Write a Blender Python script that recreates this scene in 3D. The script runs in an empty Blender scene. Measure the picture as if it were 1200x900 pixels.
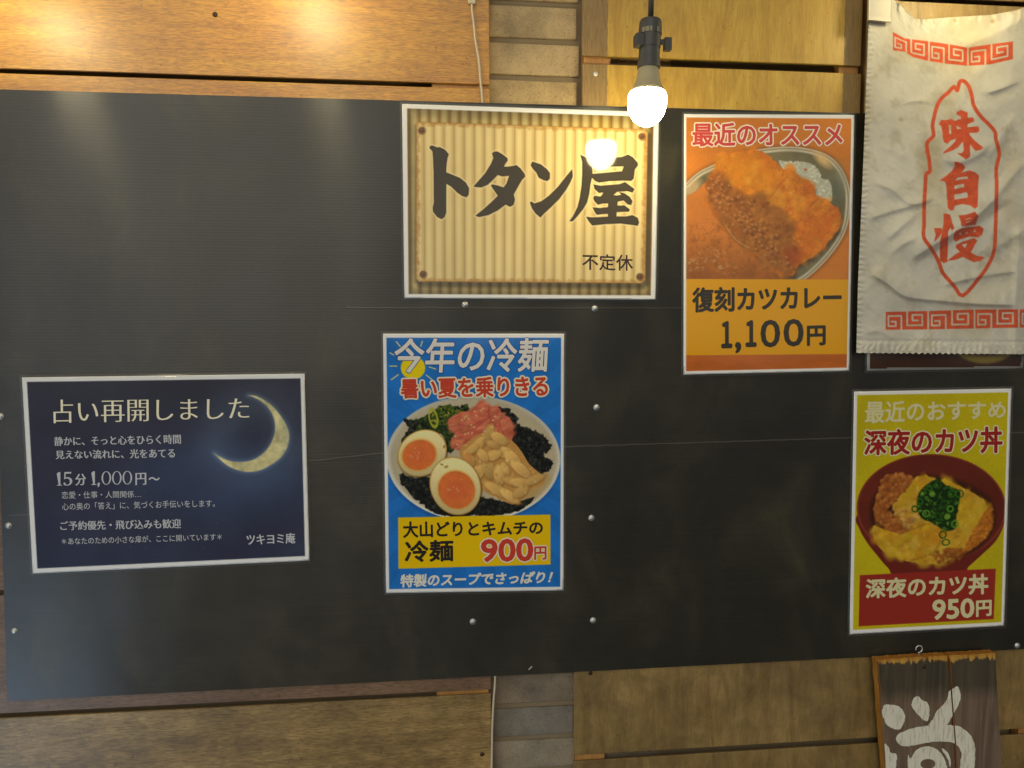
import bpy, bmesh, math, random
import numpy as np
from mathutils import Vector, Matrix

random.seed(7)
SC = bpy.context.scene
COL = SC.collection
R = math.radians

# ------------------------------------------------------------------ camera
F_PX = 867.0                      # focal length for the 1200 px wide photograph
YAW, PITCH, ROLL = R(5.84), R(-4.09), R(-0.03)
CAM = Vector((0.0, -1.23, 1.50))
fw = Vector((math.sin(YAW) * math.cos(PITCH), math.cos(YAW) * math.cos(PITCH), math.sin(PITCH)))
rt0 = Vector((math.cos(YAW), -math.sin(YAW), 0))
up0 = rt0.cross(fw)
rt = rt0 * math.cos(ROLL) + up0 * math.sin(ROLL)
up = up0 * math.cos(ROLL) - rt0 * math.sin(ROLL)
cd = bpy.data.cameras.new('camera')
cam = bpy.data.objects.new('camera', cd)
COL.objects.link(cam)
cd.sensor_width = 36
cd.lens = 36 * F_PX / 1200
cd.clip_end = 100
cam.matrix_world = Matrix(((rt.x, up.x, -fw.x, CAM.x), (rt.y, up.y, -fw.y, CAM.y), (rt.z, up.z, -fw.z, CAM.z), (0, 0, 0, 1)))
SC.camera = cam

# ------------------------------------------------------------------ light
w = bpy.data.worlds.new('World')
SC.world = w
w.use_nodes = True
nt = w.node_tree
bg = nt.nodes['Background']
sky = nt.nodes.new('ShaderNodeTexSky')
sky.sky_type = 'NISHITA'
sky.sun_disc = False
sky.sun_elevation = R(28)
sky.sun_rotation = R(200)
hs = nt.nodes.new('ShaderNodeHueSaturation')
hs.inputs['Saturation'].default_value = 0.12
nt.links.new(sky.outputs[0], hs.inputs['Color'])
nt.links.new(hs.outputs[0], bg.inputs[0])
bg.inputs[1].default_value = 0.05
sd = bpy.data.lights.new('sun', 'SUN')
sd.energy = 0.36
sd.angle = R(35)
sd.color = (1.0, 0.89, 0.68)
sun = bpy.data.objects.new('sun', sd)
COL.objects.link(sun)
sun.rotation_euler = Vector((0.25, 1.0, -0.53)).to_track_quat('-Z', 'Y').to_euler()
def _mirror(px, py, dist):
    d = fw + rt * ((px - 600) / F_PX) - up * ((py - 450) / F_PX)
    p = CAM + d * ((dist - CAM.y) / d.y)
    return Vector((p.x, -p.y, p.z))
pd = bpy.data.lights.new('cool_shop_light', 'POINT')     # bluish light from low on the left, its sheen is seen on the board
pd.energy = 24.0; pd.color = (0.50, 0.72, 1.0); pd.shadow_soft_size = 0.38
pool = bpy.data.objects.new('cool_shop_light', pd); COL.objects.link(pool)
pool.location = _mirror(-40, 960, 0.95)
SC.view_settings.view_transform = 'Standard'
SC.view_settings.look = 'None'
SC.view_settings.exposure = 0.38
SC.view_settings.gamma = 1.0
BULB_L = 40.0

# ------------------------------------------------------------------ helpers
def S(c):
    """sRGB 0-255 -> linear tuple"""
    return tuple(((v / 255) / 12.92 if v / 255 <= 0.04045 else ((v / 255 + 0.055) / 1.055) ** 2.4) for v in c) + (1.0,)

def lin(a):
    a = np.clip(a, 0, 1)
    return np.where(a <= 0.04045, a / 12.92, ((a + 0.055) / 1.055) ** 2.4)

def W(px, py, y=0.0):
    """point of the photograph carried on to the vertical plane at depth y"""
    d = fw + rt * ((px - 600) / F_PX) - up * ((py - 450) / F_PX)
    t = (y - CAM.y) / d.y
    return CAM + d * t

def Wn(px, py, y):
    px = np.asarray(px, float); py = np.asarray(py, float)
    a = (px - 600) / F_PX; b = -(py - 450) / F_PX
    d = [fw[i] + rt[i] * a + up[i] * b for i in range(3)]
    t = (y - CAM.y) / d[1]
    return np.stack([CAM[i] + d[i] * t for i in range(3)], -1)

def mesh_obj(name, verts, faces, mat=None, parent=None, smooth=False):
    me = bpy.data.meshes.new(name)
    me.from_pydata([tuple(v) for v in verts], [], faces)
    me.update()
    if smooth:
        me.polygons.foreach_set('use_smooth', [True] * len(me.polygons))
    o = bpy.data.objects.new(name, me)
    if mat: me.materials.append(mat)
    COL.objects.link(o)
    if parent: o.parent = parent
    return o

def bm_obj(name, bm, mat=None, parent=None, smooth=False):
    me = bpy.data.meshes.new(name)
    bm.to_mesh(me); bm.free()
    if smooth:
        me.polygons.foreach_set('use_smooth', [True] * len(me.polygons))
    if mat: me.materials.append(mat)
    o = bpy.data.objects.new(name, me)
    COL.objects.link(o)
    if parent: o.parent = parent
    return o

def thing(name, label, cat, loc=(0, 0, 0), group=None):
    o = bpy.data.objects.new(name, None)
    o.empty_display_size = 0.05
    COL.objects.link(o)
    o.location = (0, 0, 0)
    o['label'] = label; o['category'] = cat
    if group: o['group'] = group
    return o

def box(name, x0, x1, y0, y1, z0, z1, mat, parent=None, bevel=0.0, jitter=0.0):
    bm = bmesh.new()
    bmesh.ops.create_cube(bm, size=1)
    for v in bm.verts:
        v.co = Vector((x0 + (v.co.x + .5) * (x1 - x0), y0 + (v.co.y + .5) * (y1 - y0), z0 + (v.co.z + .5) * (z1 - z0)))
        if jitter: v.co += Vector((random.uniform(-1, 1), random.uniform(-.4, .4), random.uniform(-1, 1))) * jitter
    if bevel:
        bmesh.ops.bevel(bm, geom=bm.edges[:], offset=bevel, segments=1, affect='EDGES')
    return bm_obj(name, bm, mat, parent)

def tube_bm(bm, pts, r, seg=10):
    rings = []
    n = len(pts)
    for i, p in enumerate(pts):
        p = Vector(p)
        t = (Vector(pts[min(i + 1, n - 1)]) - Vector(pts[max(i - 1, 0)])).normalized()
        a = t.orthogonal().normalized() if i == 0 else (a - t * a.dot(t)).normalized()
        b = t.cross(a)
        rr = r[i] if isinstance(r, (list, tuple)) else r
        rings.append([bm.verts.new(p + (a * math.cos(k / seg * math.tau) + b * math.sin(k / seg * math.tau)) * rr) for k in range(seg)])
    for i in range(n - 1):
        for k in range(seg):
            bm.faces.new((rings[i][k], rings[i][(k + 1) % seg], rings[i + 1][(k + 1) % seg], rings[i + 1][k]))
    bm.faces.new(rings[0][::-1]); bm.faces.new(rings[-1])

def smooth_path(pts, n=8, closed=False):
    P = [np.array(p, float) for p in pts]; out = []; m = len(P)
    for i in range(m if closed else m - 1):
        g = lambda k: P[k % m] if closed else P[min(max(k, 0), m - 1)]
        p0, p1, p2, p3 = g(i - 1), g(i), g(i + 1), g(i + 2)
        for k in range(n):
            t = k / n
            out.append(0.5 * ((2 * p1) + (-p0 + p2) * t + (2 * p0 - 5 * p1 + 4 * p2 - p3) * t * t + (-p0 + 3 * p1 - 3 * p2 + p3) * t ** 3))
    if not closed: out.append(P[-1])
    return out

# ------------------------------------------------------------------ materials
def mat(name, color, rough=0.5, metal=0.0, spec=0.5, coat=0.0, coat_rough=0.1):
    m = bpy.data.materials.new(name); m.use_nodes = True
    b = m.node_tree.nodes['Principled BSDF']
    b.inputs['Base Color'].default_value = color
    b.inputs['Roughness'].default_value = rough
    b.inputs['Metallic'].default_value = metal
    b.inputs['Specular IOR Level'].default_value = spec
    b.inputs['Coat Weight'].default_value = coat
    b.inputs['Coat Roughness'].default_value = coat_rough
    return m

class N:
    """tiny node-graph helper"""
    def __init__(s, m):
        s.m = m; s.t = m.node_tree; s.b = s.t.nodes['Principled BSDF']
    def node(s, kind, **kw):
        n = s.t.nodes.new(kind)
        for k, v in kw.items(): setattr(n, k, v)
        return n
    def link(s, a, b): s.t.links.new(a, b)
    def math(s, op, a, b=None, c=None, clamp=False):
        n = s.node('ShaderNodeMath', operation=op); n.use_clamp = clamp
        for i, v in enumerate((a, b, c)):
            if v is None: continue
            if isinstance(v, (int, float)): n.inputs[i].default_value = v
            else: s.link(v, n.inputs[i])
        return n.outputs[0]
    def pos(s):
        return s.node('ShaderNodeNewGeometry').outputs['Position']
    def xyz(s, v):
        n = s.node('ShaderNodeSeparateXYZ'); s.link(v, n.inputs[0]); return n.outputs
    def mapping(s, v, scale, rot=(0, 0, 0), loc=(0, 0, 0)):
        n = s.node('ShaderNodeMapping'); s.link(v, n.inputs[0])
        n.inputs['Scale'].default_value = scale; n.inputs['Rotation'].default_value = rot; n.inputs['Location'].default_value = loc
        return n.outputs[0]
    def noise(s, v, scale, detail=4, rough=0.55, dist=0.0):
        n = s.node('ShaderNodeTexNoise'); s.link(v, n.inputs['Vector'])
        n.inputs['Scale'].default_value = scale; n.inputs['Detail'].default_value = detail
        n.inputs['Roughness'].default_value = rough; n.inputs['Distortion'].default_value = dist
        return n.outputs[0]
    def ramp(s, f, stops, interp='LINEAR'):
        n = s.node('ShaderNodeValToRGB'); s.link(f, n.inputs[0]); cr = n.color_ramp; cr.interpolation = interp
        while len(cr.elements) < len(stops): cr.elements.new(0.5)
        for e, (p, c) in zip(cr.elements, stops):
            e.position = p; e.color = c if len(c) == 4 else tuple(c) + (1,)
        return n.outputs[0]
    def mix(s, f, a, b, mode='MIX'):
        n = s.node('ShaderNodeMix', data_type='RGBA', blend_type=mode)
        for i, v in ((0, f), (6, a), (7, b)):
            if isinstance(v, (int, float)): n.inputs[i].default_value = v
            elif isinstance(v, tuple): n.inputs[i].default_value = v
            else: s.link(v, n.inputs[i])
        return n.outputs[2]
    def bump(s, h, strength=0.3, dist=0.001, normal=None):
        n = s.node('ShaderNodeBump'); s.link(h, n.inputs['Height'])
        n.inputs['Strength'].default_value = strength; n.inputs['Distance'].default_value = dist
        if normal is not None: s.link(normal, n.inputs['Normal'])
        return n.outputs[0]

def g3(v): return (v, v, v, 1)

def wood_mat(name, dark, mid, light, vertical=False, bands=(), band_col=(120, 98, 66), coat=0.5, dirt=0.3, seed=0.0, mottle=0.0):
    m = mat(name, S(mid), 0.5); n = N(m)
    p = n.pos()
    if vertical: gv = n.mapping(p, (26, 26, 5), loc=(seed, 0, seed)); fv = n.mapping(p, (420, 420, 40), loc=(seed, 0, 0))
    else: gv = n.mapping(p, (2.2, 20, 20), loc=(seed, 0, seed)); fv = n.mapping(p, (45, 500, 500), loc=(seed, 0, 0))
    g = n.noise(gv, 1.0, 8, 0.66, 1.6)
    f = n.noise(fv, 1.0, 3, 0.6, 0.4)
    c = n.ramp(g, [(0.25, S(dark)), (0.5, S(mid)), (0.75, S(light))])
    c = n.mix(0.3 if vertical else 0.5, c, n.ramp(f, [(0.3, g3(0.45)), (0.55, g3(1.0)), (0.75, g3(1.25))]), 'MULTIPLY')
    if mottle:
        mm = n.noise(n.mapping(p, (13, 13, 15), loc=(seed + 3, 0, 1)), 1.0, 5, 0.7, 1.0)
        c = n.mix(mottle, c, n.ramp(mm, [(0.3, g3(0.42)), (0.5, g3(0.9)), (0.62, g3(1.35))]), 'MULTIPLY')
    dn = n.noise(n.mapping(p, (5, 5, 7), loc=(seed, 2, 0)), 1.0, 5, 0.65)
    c = n.mix(dirt, c, n.ramp(dn, [(0.33, (0.28, 0.24, 0.2, 1)), (0.6, g3(1.0))]), 'MULTIPLY')
    if not vertical:
        fl = n.noise(n.mapping(p, (90, 900, 700), loc=(seed, 1, 2)), 1.0, 2, 0.5)
        c = n.mix(0.45, c, n.ramp(fl, [(0.36, (0.55, 0.42, 0.3, 1)), (0.48, g3(1.0)), (0.66, g3(1.4))]), 'MULTIPLY')
    vor = n.node('ShaderNodeTexVoronoi'); n.link(n.mapping(p, (5.2, 5.2, 9), loc=(seed * 1.7, 0, seed)), vor.inputs['Vector']); vor.inputs['Scale'].default_value = 1.0
    c = n.mix(0.8, c, n.ramp(vor.outputs['Distance'], [(0.02, (0.26, 0.16, 0.1, 1)), (0.05, (0.62, 0.5, 0.4, 1)), (0.09, g3(1.0))]), 'MULTIPLY')
    sp = n.noise(n.mapping(p, (160, 160, 110), loc=(seed, 0, 5)), 1.0, 2, 0.5)
    c = n.mix(0.5, c, n.ramp(sp, [(0.24, (0.3, 0.2, 0.14, 1)), (0.31, g3(1.0))]), 'MULTIPLY')
    coatf = n.math('ADD', coat, 0.0)
    x = n.xyz(p)[0]
    wob = n.math('MULTIPLY', n.math('SUBTRACT', n.noise(n.mapping(p, (0, 0, 60)), 1.0, 3), 0.5), 0.006)
    for (a, b) in bands:
        xx = n.math('ADD', x, wob)
        k = n.math('MULTIPLY', n.math('GREATER_THAN', xx, a), n.math('LESS_THAN', xx, b))
        k = n.math('MULTIPLY', k, 0.82)
        gb = n.mix(0.8, S(band_col), n.ramp(f, [(0.3, g3(0.55)), (0.6, g3(1.1))]), 'MULTIPLY')
        c = n.mix(k, c, gb)
        coatf = n.math('MULTIPLY', coatf, n.math('SUBTRACT', 1.0, k))
    n.link(c, n.b.inputs['Base Color'])
    n.link(coatf, n.b.inputs['Coat Weight'])
    n.b.inputs['Coat Roughness'].default_value = 0.40
    nb = n.bump(f, 0.5, 0.0006)
    cb = n.bump(n.noise(gv, 2.0, 4), 0.25, 0.002)
    n.link(nb, n.b.inputs['Normal']); n.link(cb, n.b.inputs['Coat Normal'])
    return m

def vcol_mat(name, rough=0.16, spec=0.5, cloth=False):
    m = mat(name, (1, 1, 1, 1), rough, spec=spec); n = N(m)
    a = n.node('ShaderNodeAttribute', attribute_name='Col')
    if cloth:
        p = n.pos()
        wv = n.noise(n.mapping(p, (1500, 300, 300)), 1.0, 2); wh = n.noise(n.mapping(p, (300, 300, 1500)), 1.0, 2)
        h = n.math('ADD', wv, wh)
        c = n.mix(0.5, a.outputs['Color'], n.ramp(h, [(0.35, g3(0.82)), (0.6, g3(1.05))]), 'MULTIPLY')
        n.link(c, n.b.inputs['Base Color'])
        n.link(n.bump(h, 0.25, 0.0006), n.b.inputs['Normal'])
        n.b.inputs['Sheen Weight'].default_value = 0.15
    else:
        n.link(a.outputs['Color'], n.b.inputs['Base Color'])
    return m

M = {}
def ink(c, rough=0.07):
    k = ('ink', tuple(c), rough)
    if k not in M: M[k] = mat('print_%d_%d_%d' % tuple(int(v) for v in c), S(c), rough)
    return M[k]

# corrugated plastic: fine horizontal flutes, two dented creases, dust
def board_material():
    m = mat('black_corrugated_plastic', S((34, 34, 33)), 0.3, spec=0.6); n = N(m)
    tg = n.node('ShaderNodeCombineXYZ'); tg.inputs[2].default_value = 1.0
    n.link(tg.outputs[0], n.b.inputs['Tangent']); n.b.inputs['Anisotropic'].default_value = 0.93
    p = n.pos(); X = n.xyz(p)
    wv = n.math('SINE', n.math('MULTIPLY', X[2], math.tau / 0.0048))
    dust = n.noise(n.mapping(p, (7, 7, 5)), 1.0, 6, 0.62, 0.6)
    fine = n.noise(n.mapping(p, (500, 500, 500)), 1.0, 3, 0.6)
    streak = n.noise(n.mapping(p, (3, 3, 260)), 1.0, 3, 0.6)
    c = n.ramp(dust, [(0.3, S((31, 30, 22))), (0.5, S((39, 37, 26))), (0.62, S((49, 46, 31))), (0.8, S((70, 65, 46)))])
    c = n.mix(0.5, c, n.ramp(fine, [(0.35, g3(0.75)), (0.65, g3(1.3))]), 'MULTIPLY')
    c = n.mix(0.45, c, n.ramp(streak, [(0.35, g3(0.8)), (0.65, g3(1.25))]), 'MULTIPLY')
    spk = n.noise(n.mapping(p, (260, 260, 260), loc=(4, 0, 2)), 1.0, 1, 0.5)
    c = n.mix(n.ramp(spk, [(0.80, g3(0)), (0.84, g3(0.6))]), c, S((120, 115, 100)))
    hh = n.math('MULTIPLY', wv, 0.5)
    # creases: z = z0 + k*x inside an x range
    for (xa, ya, xb, yb, amp) in ((405, 361, 800, 361, 1.0), (360, 541, 452, 531, 1.0), (655, 524, 1260, 505, 1.6), (120, 596, 10, 604, 0.7)):
        A, B = W(xa, ya), W(xb, yb)
        if A.x > B.x: A, B = B, A
        k = (B.z - A.z) / (B.x - A.x)
        zl = n.math('ADD', n.math('MULTIPLY', X[0], k), A.z - k * A.x)
        wob = n.math('MULTIPLY', n.math('SUBTRACT', n.noise(n.mapping(p, (25, 0, 0), loc=(xa, 0, 0)), 1.0, 3), 0.5), 0.004)
        d = n.math('ABSOLUTE', n.math('SUBTRACT', n.math('ADD', X[2], wob), zl))
        g = n.math('SUBTRACT', 1.0, n.math('DIVIDE', d, 0.0018), clamp=True)
        ins = n.math('MULTIPLY', n.math('GREATER_THAN', X[0], A.x), n.math('LESS_THAN', X[0], B.x))
        g = n.math('MULTIPLY', g, ins)
        hh = n.math('ADD', hh, n.math('MULTIPLY', g, 6.0 * amp))
        c = n.mix(n.math('MULTIPLY', g, 0.28 * amp), c, S((105, 100, 86)))
    n.link(c, n.b.inputs['Base Color'])
    warp = n.noise(n.mapping(p, (2.4, 2.4, 1.6)), 1.0, 2, 0.5)
    nb = n.bump(hh, 0.5, 0.00007)
    nb = n.bump(warp, 1.0, 0.016, nb)
    n.link(nb, n.b.inputs['Normal'])
    rr = n.math('ADD', n.math('MULTIPLY', dust, 0.14), 0.24)
    n.link(rr, n.b.inputs['Roughness'])
    return m

def brick_material(i):
    m = mat('tan_brick_%d' % i, S((176, 152, 110)), 0.85); n = N(m)
    p = n.pos()
    base = [(184, 158, 112), (190, 166, 120), (178, 154, 112), (142, 130, 108), (126, 118, 104), (134, 120, 98)][i]
    a = n.noise(n.mapping(p, (14, 14, 14), loc=(i * 7, 0, 0)), 1.0, 5, 0.6)
    c = n.ramp(a, [(0.3, S([v * 0.8 for v in base])), (0.65, S([min(255, v * 1.1) for v in base]))])
    sp = n.noise(n.mapping(p, (420, 420, 420)), 1.0, 2, 0.6)
    c = n.mix(0.8, c, n.ramp(sp, [(0.3, (0.4, 0.33, 0.26, 1)), (0.4, g3(1)), (0.7, g3(1.12))]), 'MULTIPLY')
    n.link(c, n.b.inputs['Base Color'])
    n.link(n.bump(n.noise(n.mapping(p, (300, 300, 300)), 1.0, 4), 0.6, 0.0008), n.b.inputs['Normal'])
    return m

M_board = board_material()
M_brick = [brick_material(i) for i in range(6)]
M_mortar = mat('grey_mortar', S((132, 116, 88)), 0.95)
M_steel = mat('zinc_screw', S((215, 215, 208)), 0.42, metal=0.75)
M_washer = mat('dull_washer', S((92, 92, 86)), 0.5, metal=0.6)
M_rust = mat('dark_screw', S((70, 55, 38)), 0.6, metal=0.6)
M_cable_w = mat('ivory_cable', S((205, 190, 158)), 0.5)
M_cable_b = mat('black_rubber', S((52, 50, 44)), 0.55)
M_socket = mat('socket_plastic', S((74, 72, 66)), 0.5)
M_heatsink = mat('bulb_collar', S((176, 164, 126)), 0.55)
M_paper = mat('white_paper', S((240, 238, 230)), 0.07)
M_vprint = vcol_mat('printed_photo', 0.07)
M_cloth = vcol_mat('cotton_cloth', 0.9, 0.2, cloth=True)
M_glow = bpy.data.materials.new('lit_diffuser'); M_glow.use_nodes = True
_n = M_glow.node_tree; _b = _n.nodes['Principled BSDF']
_b.inputs['Base Color'].default_value = (0.9, 0.88, 0.8, 1)
_b.inputs['Emission Color'].default_value = (1.0, 0.84, 0.46, 1)
_b.inputs['Emission Strength'].default_value = BULB_L
M_film = bpy.data.materials.new('laminate_film'); M_film.use_nodes = True
_b = M_film.node_tree.nodes['Principled BSDF']
_b.inputs['Base Color'].default_value = S((170, 170, 165)); _b.inputs['Roughness'].default_value = 0.15; _b.inputs['Alpha'].default_value = 0.16

# ------------------------------------------------------------------ the setting
def ground_material():
    m = mat('grey_paving', S((110, 105, 98)), 0.85); n = N(m); p = n.pos()
    a = n.noise(n.mapping(p, (2, 2, 2)), 1.0, 8, 0.65); s = n.noise(n.mapping(p, (130, 130, 130)), 1.0, 3)
    c = n.ramp(a, [(0.3, S((78, 75, 70))), (0.7, S((128, 122, 112)))])
    n.link(n.mix(0.6, c, n.ramp(s, [(0.35, g3(0.6)), (0.6, g3(1.1))]), 'MULTIPLY'), n.b.inputs['Base Color'])
    n.link(n.bump(s, 0.5, 0.002), n.b.inputs['Normal'])
    return m
g = mesh_obj('ground', [(-40, -60, 0), (40, -60, 0), (40, 12, 0), (-40, 12, 0)], [(0, 1, 2, 3)], ground_material())
g['kind'] = 'structure'

YP, YB = 0.009, 0.034       # front of the planks, front of the bricks
wall = thing('brick_wall', 'tan brick wall showing in a narrow strip between the plank claddings', 'wall')
box('mortar', -1.9, 2.1, YB + 0.0035, YB + 0.12, 0.0, 2.75, M_mortar, wall)
# courses: pitch from the joints seen above and below the board
zt, zb = W(626, 91.5, YB).z, W(626, 864.5, YB).z
pitch = (W(626, 47.5, YB).z - zt)
nc = round((zt - zb) / pitch); pitch = (zt - zb) / nc
xl, xr = W(540, 60, YB).x, W(678.5, 60, YB).x
z = zt
k0 = int(zt / pitch)
for k in range(-k0 + 1, 12):
    z0 = zt + (k - 1) * pitch + 0.0045; z1 = zt + k * pitch - 0.0045
    if z1 > 2.74 or z0 < 0.01: continue
    off = random.uniform(-0.0012, 0.0012)
    box('brick', xl + off, xr + off - (0.004 if k % 2 == 0 else 0), YB, YB + 0.02, z0, z1, M_brick[random.randrange(3) + (3 if z0 < 1.2 else 0)], wall, 0.0012, 0.0006)
    if k % 2 == 0 or True:
        box('brick', xr + 0.006, xr + 0.16, YB + 0.0008, YB + 0.02, z0, z1, M_brick[random.randrange(3) + (3 if z0 < 1.2 else 0)], wall, 0.0012, 0.0006)

def screw_bm(bm, p, r=0.0042, h=0.0026):
    """domed head with washer and cross slot, facing -y"""
    prof = [(r * 1.55, 0), (r * 1.5, h * .25), (r, h * .3), (r * .92, h * .7), (r * .6, h * .95), (0.0004, h)]
    rings = []
    for (rr, hh) in prof:
        rings.append([bm.verts.new((p.x + math.cos(a / 14 * math.tau) * rr, p.y - hh, p.z + math.sin(a / 14 * math.tau) * rr)) for a in range(14)])
    for i in range(len(prof) - 1):
        for k in range(14):
            bm.faces.new((rings[i][k], rings[i][(k + 1) % 14], rings[i + 1][(k + 1) % 14], rings[i + 1][k]))
    bm.faces.new(rings[-1])
    return bm

def screw(px, py, y, parent, m, r=0.0042, h=0.0026, name='screw'):
    bm = bmesh.new(); screw_bm(bm, W(px, py, y), r, h)
    return bm_obj(name, bm, m, parent, True)

def Z(px, py): return W(px, py, YP).z
def Xw(px, py): return W(px, py, YP).x

# left cladding -------------------------------------------------------------
xL0, xL1 = -1.75, Xw(573.5, 60)
m_ul = wood_mat('varnished_ply_orange', (162, 104, 16), (192, 134, 24), (212, 160, 42), bands=(), coat=0.85, dirt=0.25, seed=1.0)
m_ll = wood_mat('weathered_ply_ochre', (126, 100, 56), (160, 130, 76), (184, 154, 96), coat=0.25, dirt=0.5, seed=4.0, mottle=0.5)
m_ll2 = wood_mat('weathered_ply_brown', (108, 82, 58), (130, 100, 72), (146, 116, 84), coat=0.15, dirt=0.5, seed=9.0)
left = thing('plank_cladding', 'horizontal plywood planks left of the brick strip, glossy orange above the black board', 'wall cladding', group='plywood plank claddings')
gaps_left = [(Z(290, 89.5), Z(290, 95.0)), (Z(300, 821.5), Z(300, 827.0))]
pl = 0.205
def planks(parent, x0, x1, gaps, mats, zlow, zhigh, battens, endcut=0.0):
    """gaps: list of (upper z, lower z) from top to bottom; fills planks between them with regular ones in hidden parts"""
    edges = []
    # above the first gap
    top = gaps[0][0]; rows = []
    z = top
    while z < zhigh:
        rows.append((z, min(z + pl, zhigh))); z += pl + 0.008
    a = gaps[0][1]
    for gp in gaps[1:]:
        b = gp[0]; n = max(1, round((a - b) / pl)); h = (a - b - 0.008 * (n - 1)) / n
        for i in range(n): rows.append((a - (i + 1) * h - 0.008 * i, a - i * (h + 0.008)))
        a = gp[1]
    z = a
    while z > zlow + 0.02:
        rows.append((max(z - pl, zlow), z)); z -= pl + 0.008
    for (z0, z1) in rows:
        mm = mats(0.5 * (z0 + z1))
        box('plank', x0 + random.uniform(0, endcut), x1 - random.uniform(0, endcut), YP + random.uniform(0, 0.0008), YP + 0.0055, z0, z1, mm, parent, 0.0008)
    for (xa, xb) in battens:
        box('batten', xa, xb, YP + 0.0057, YB - 0.0003, zlow, zhigh, M['batten'], parent)
    return rows
M['batten'] = wood_mat('pine_batten', (150, 104, 52), (182, 130, 66), (200, 152, 84), vertical=True, coat=0.0, dirt=0.3, seed=2)
planks(left, xL0, xL1, gaps_left, lambda z: m_ul if z > 1.4 else (m_ll2 if z > gaps_left[1][1] else m_ll), 0.06, 2.6,
       [(Xw(506, 97), xL1 - 0.004), (-0.85, -0.80), (-1.5, -1.45)])
for (a, b) in ((252, 17), (565, 884)):
    screw(a, b, YP - 0.0002, left, M_rust, 0.0026, 0.0007)

# right cladding --------------------------------------------------------------
xA, xB = Xw(682, 60), Xw(1010.5, 60)
xA2 = Xw(672.5, 840)
bands = ((xA - 0.01, Xw(712, 60)), (Xw(989, 60), xB + 0.02))
m_ur = wood_mat('varnished_ply_yellow', (176, 130, 28), (202, 158, 42), (220, 184, 70), vertical=True, bands=bands, coat=0.7, dirt=0.15, seed=6.0, band_col=(136, 110, 72))
m_lr = wood_mat('weathered_ply_olive', (122, 96, 52), (150, 122, 70), (170, 142, 88), vertical=True, coat=0.2, dirt=0.5, seed=8.0, mottle=0.4)
right = thing('plank_cladding', 'horizontal plywood planks right of the brick strip, yellow above and dull brown below the board', 'wall cladding', group='plywood plank claddings')
gr = [(Z(850, 71.3), Z(850, 80.5)), (Z(840, 875.5), Z(840, 882.5))]
planks(right, xA2, 1.75, gr[1:], lambda z: m_lr, 0.06, 1.3, [(xA2 + 0.004, Xw(709, 880)), (Xw(1196, 858), Xw(1206, 858)), (1.3, 1.35)])
planks(right, xA, xB, gr[:1], lambda z: m_ur if z > 1.4 else m_lr, 1.3, 2.6,
       [(xA + 0.004, Xw(716, 68)), (Xw(986, 60), xB - 0.004)], 0.003)
for (a, b) in ((698, 86.5), (692, 789)):
    screw(a, b, YP - 0.0002, right, M_rust if b > 400 else M_steel, 0.0024, 0.0006)
# far right cladding (behind the cloth and the plaque)
far = thing('plank_cladding', 'plywood planks at the far right, behind the cotton banner and wooden plaque', 'wall cladding', group='plywood plank claddings')
m_fr = wood_mat('ply_tan', (140, 112, 60), (168, 140, 84), (190, 162, 104), vertical=True, coat=0.3, dirt=0.3, seed=12.0)
gf = [(Z(1120, -2.0), Z(1120, 4.0)), (Z(1190, 855.5), Z(1190, 862.5))]
xC = Xw(1014.5, 60)
planks(far, xC, 1.75, gf[:1], lambda z: m_fr if z > 1.4 else m_lr, 1.3, 2.6, [(xC + 0.004, xC + 0.06), (1.3, 1.35)], 0.002)

# ------------------------------------------------------------------ the black board
board = thing('corrugated_board', 'large black corrugated plastic board screwed across the planks as a notice board', 'notice board')
bx = [(-2, 690), (8.5, 822)]
TL, TR = W(-14, 105), W(1290, 128)
BL, BR = W(8.5, 821.5), W(1290, 756)
zt_b = W(472, 122.2).z
bm = bmesh.new()
nx, nz = 60, 40
xl0, xl1 = W(-14, 108).x, W(8.5, 821).x
grid = []
for j in range(nz + 1):
    row = []
    v = j / nz
    for i in range(nx + 1):
        u = i / nx
        a = TL.lerp(TR, u); a.z = (W(0, 104.8).z * (1 - u) + W(1000, 131.5).z * u)
        # photographed line of the lower edge
        b = BL.lerp(BR, u)
        pz = a.z * (1 - v) + b.z * v
        pxx = a.x * (1 - v) + b.x * v
        row.append(bm.verts.new((pxx, 0.0, pz)))
    grid.append(row)
for j in range(nz):
    for i in range(nx):
        bm.faces.new((grid[j][i], grid[j + 1][i], grid[j + 1][i + 1], grid[j][i + 1]))
r = bmesh.ops.extrude_face_region(bm, geom=bm.faces[:])
for v in [e for e in r['geom'] if isinstance(e, bmesh.types.BMVert)]: v.co.y += 0.005
bmesh.ops.recalc_face_normals(bm, faces=bm.faces[:])
bm_obj('sheet', bm, M_board, board)
for (a, b) in ((545, 357), (697, 361.5), (699, 477.5), (693, 607), (695, 727), (554, 728.5), (10, 616), (17, 739.5), (0.5, 488), (1192, 756.5), (246, 100000)):
    if b > 900: continue
    screw(a, b, -0.0003, board, M_steel, 0.0033, 0.0024)
    wb = bmesh.new(); screw_bm(wb, W(a, b, 0.0), 0.0040, 0.0009); bm_obj('washer', wb, M_washer, board)
# scrap of brown tape left on the board, and a white nick
tp = [W(459, 746, -0.0004), W(492, 744.5, -0.0004), W(493, 757.5, -0.0004), W(460, 759, -0.0004)]
mesh_obj('tape_scrap', tp, [(3, 2, 1, 0)], mat('brown_tape', S((52, 47, 40)), 0.5), board)
nk = [W(619, 784.5, -0.0004), W(623, 780.5, -0.0004), W(624, 781.5, -0.0004), W(620, 785, -0.0004)]
mesh_obj('scratch', nk, [(3, 2, 1, 0)], mat('scratch_white', S((190, 188, 175)), 0.6), board)

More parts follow.
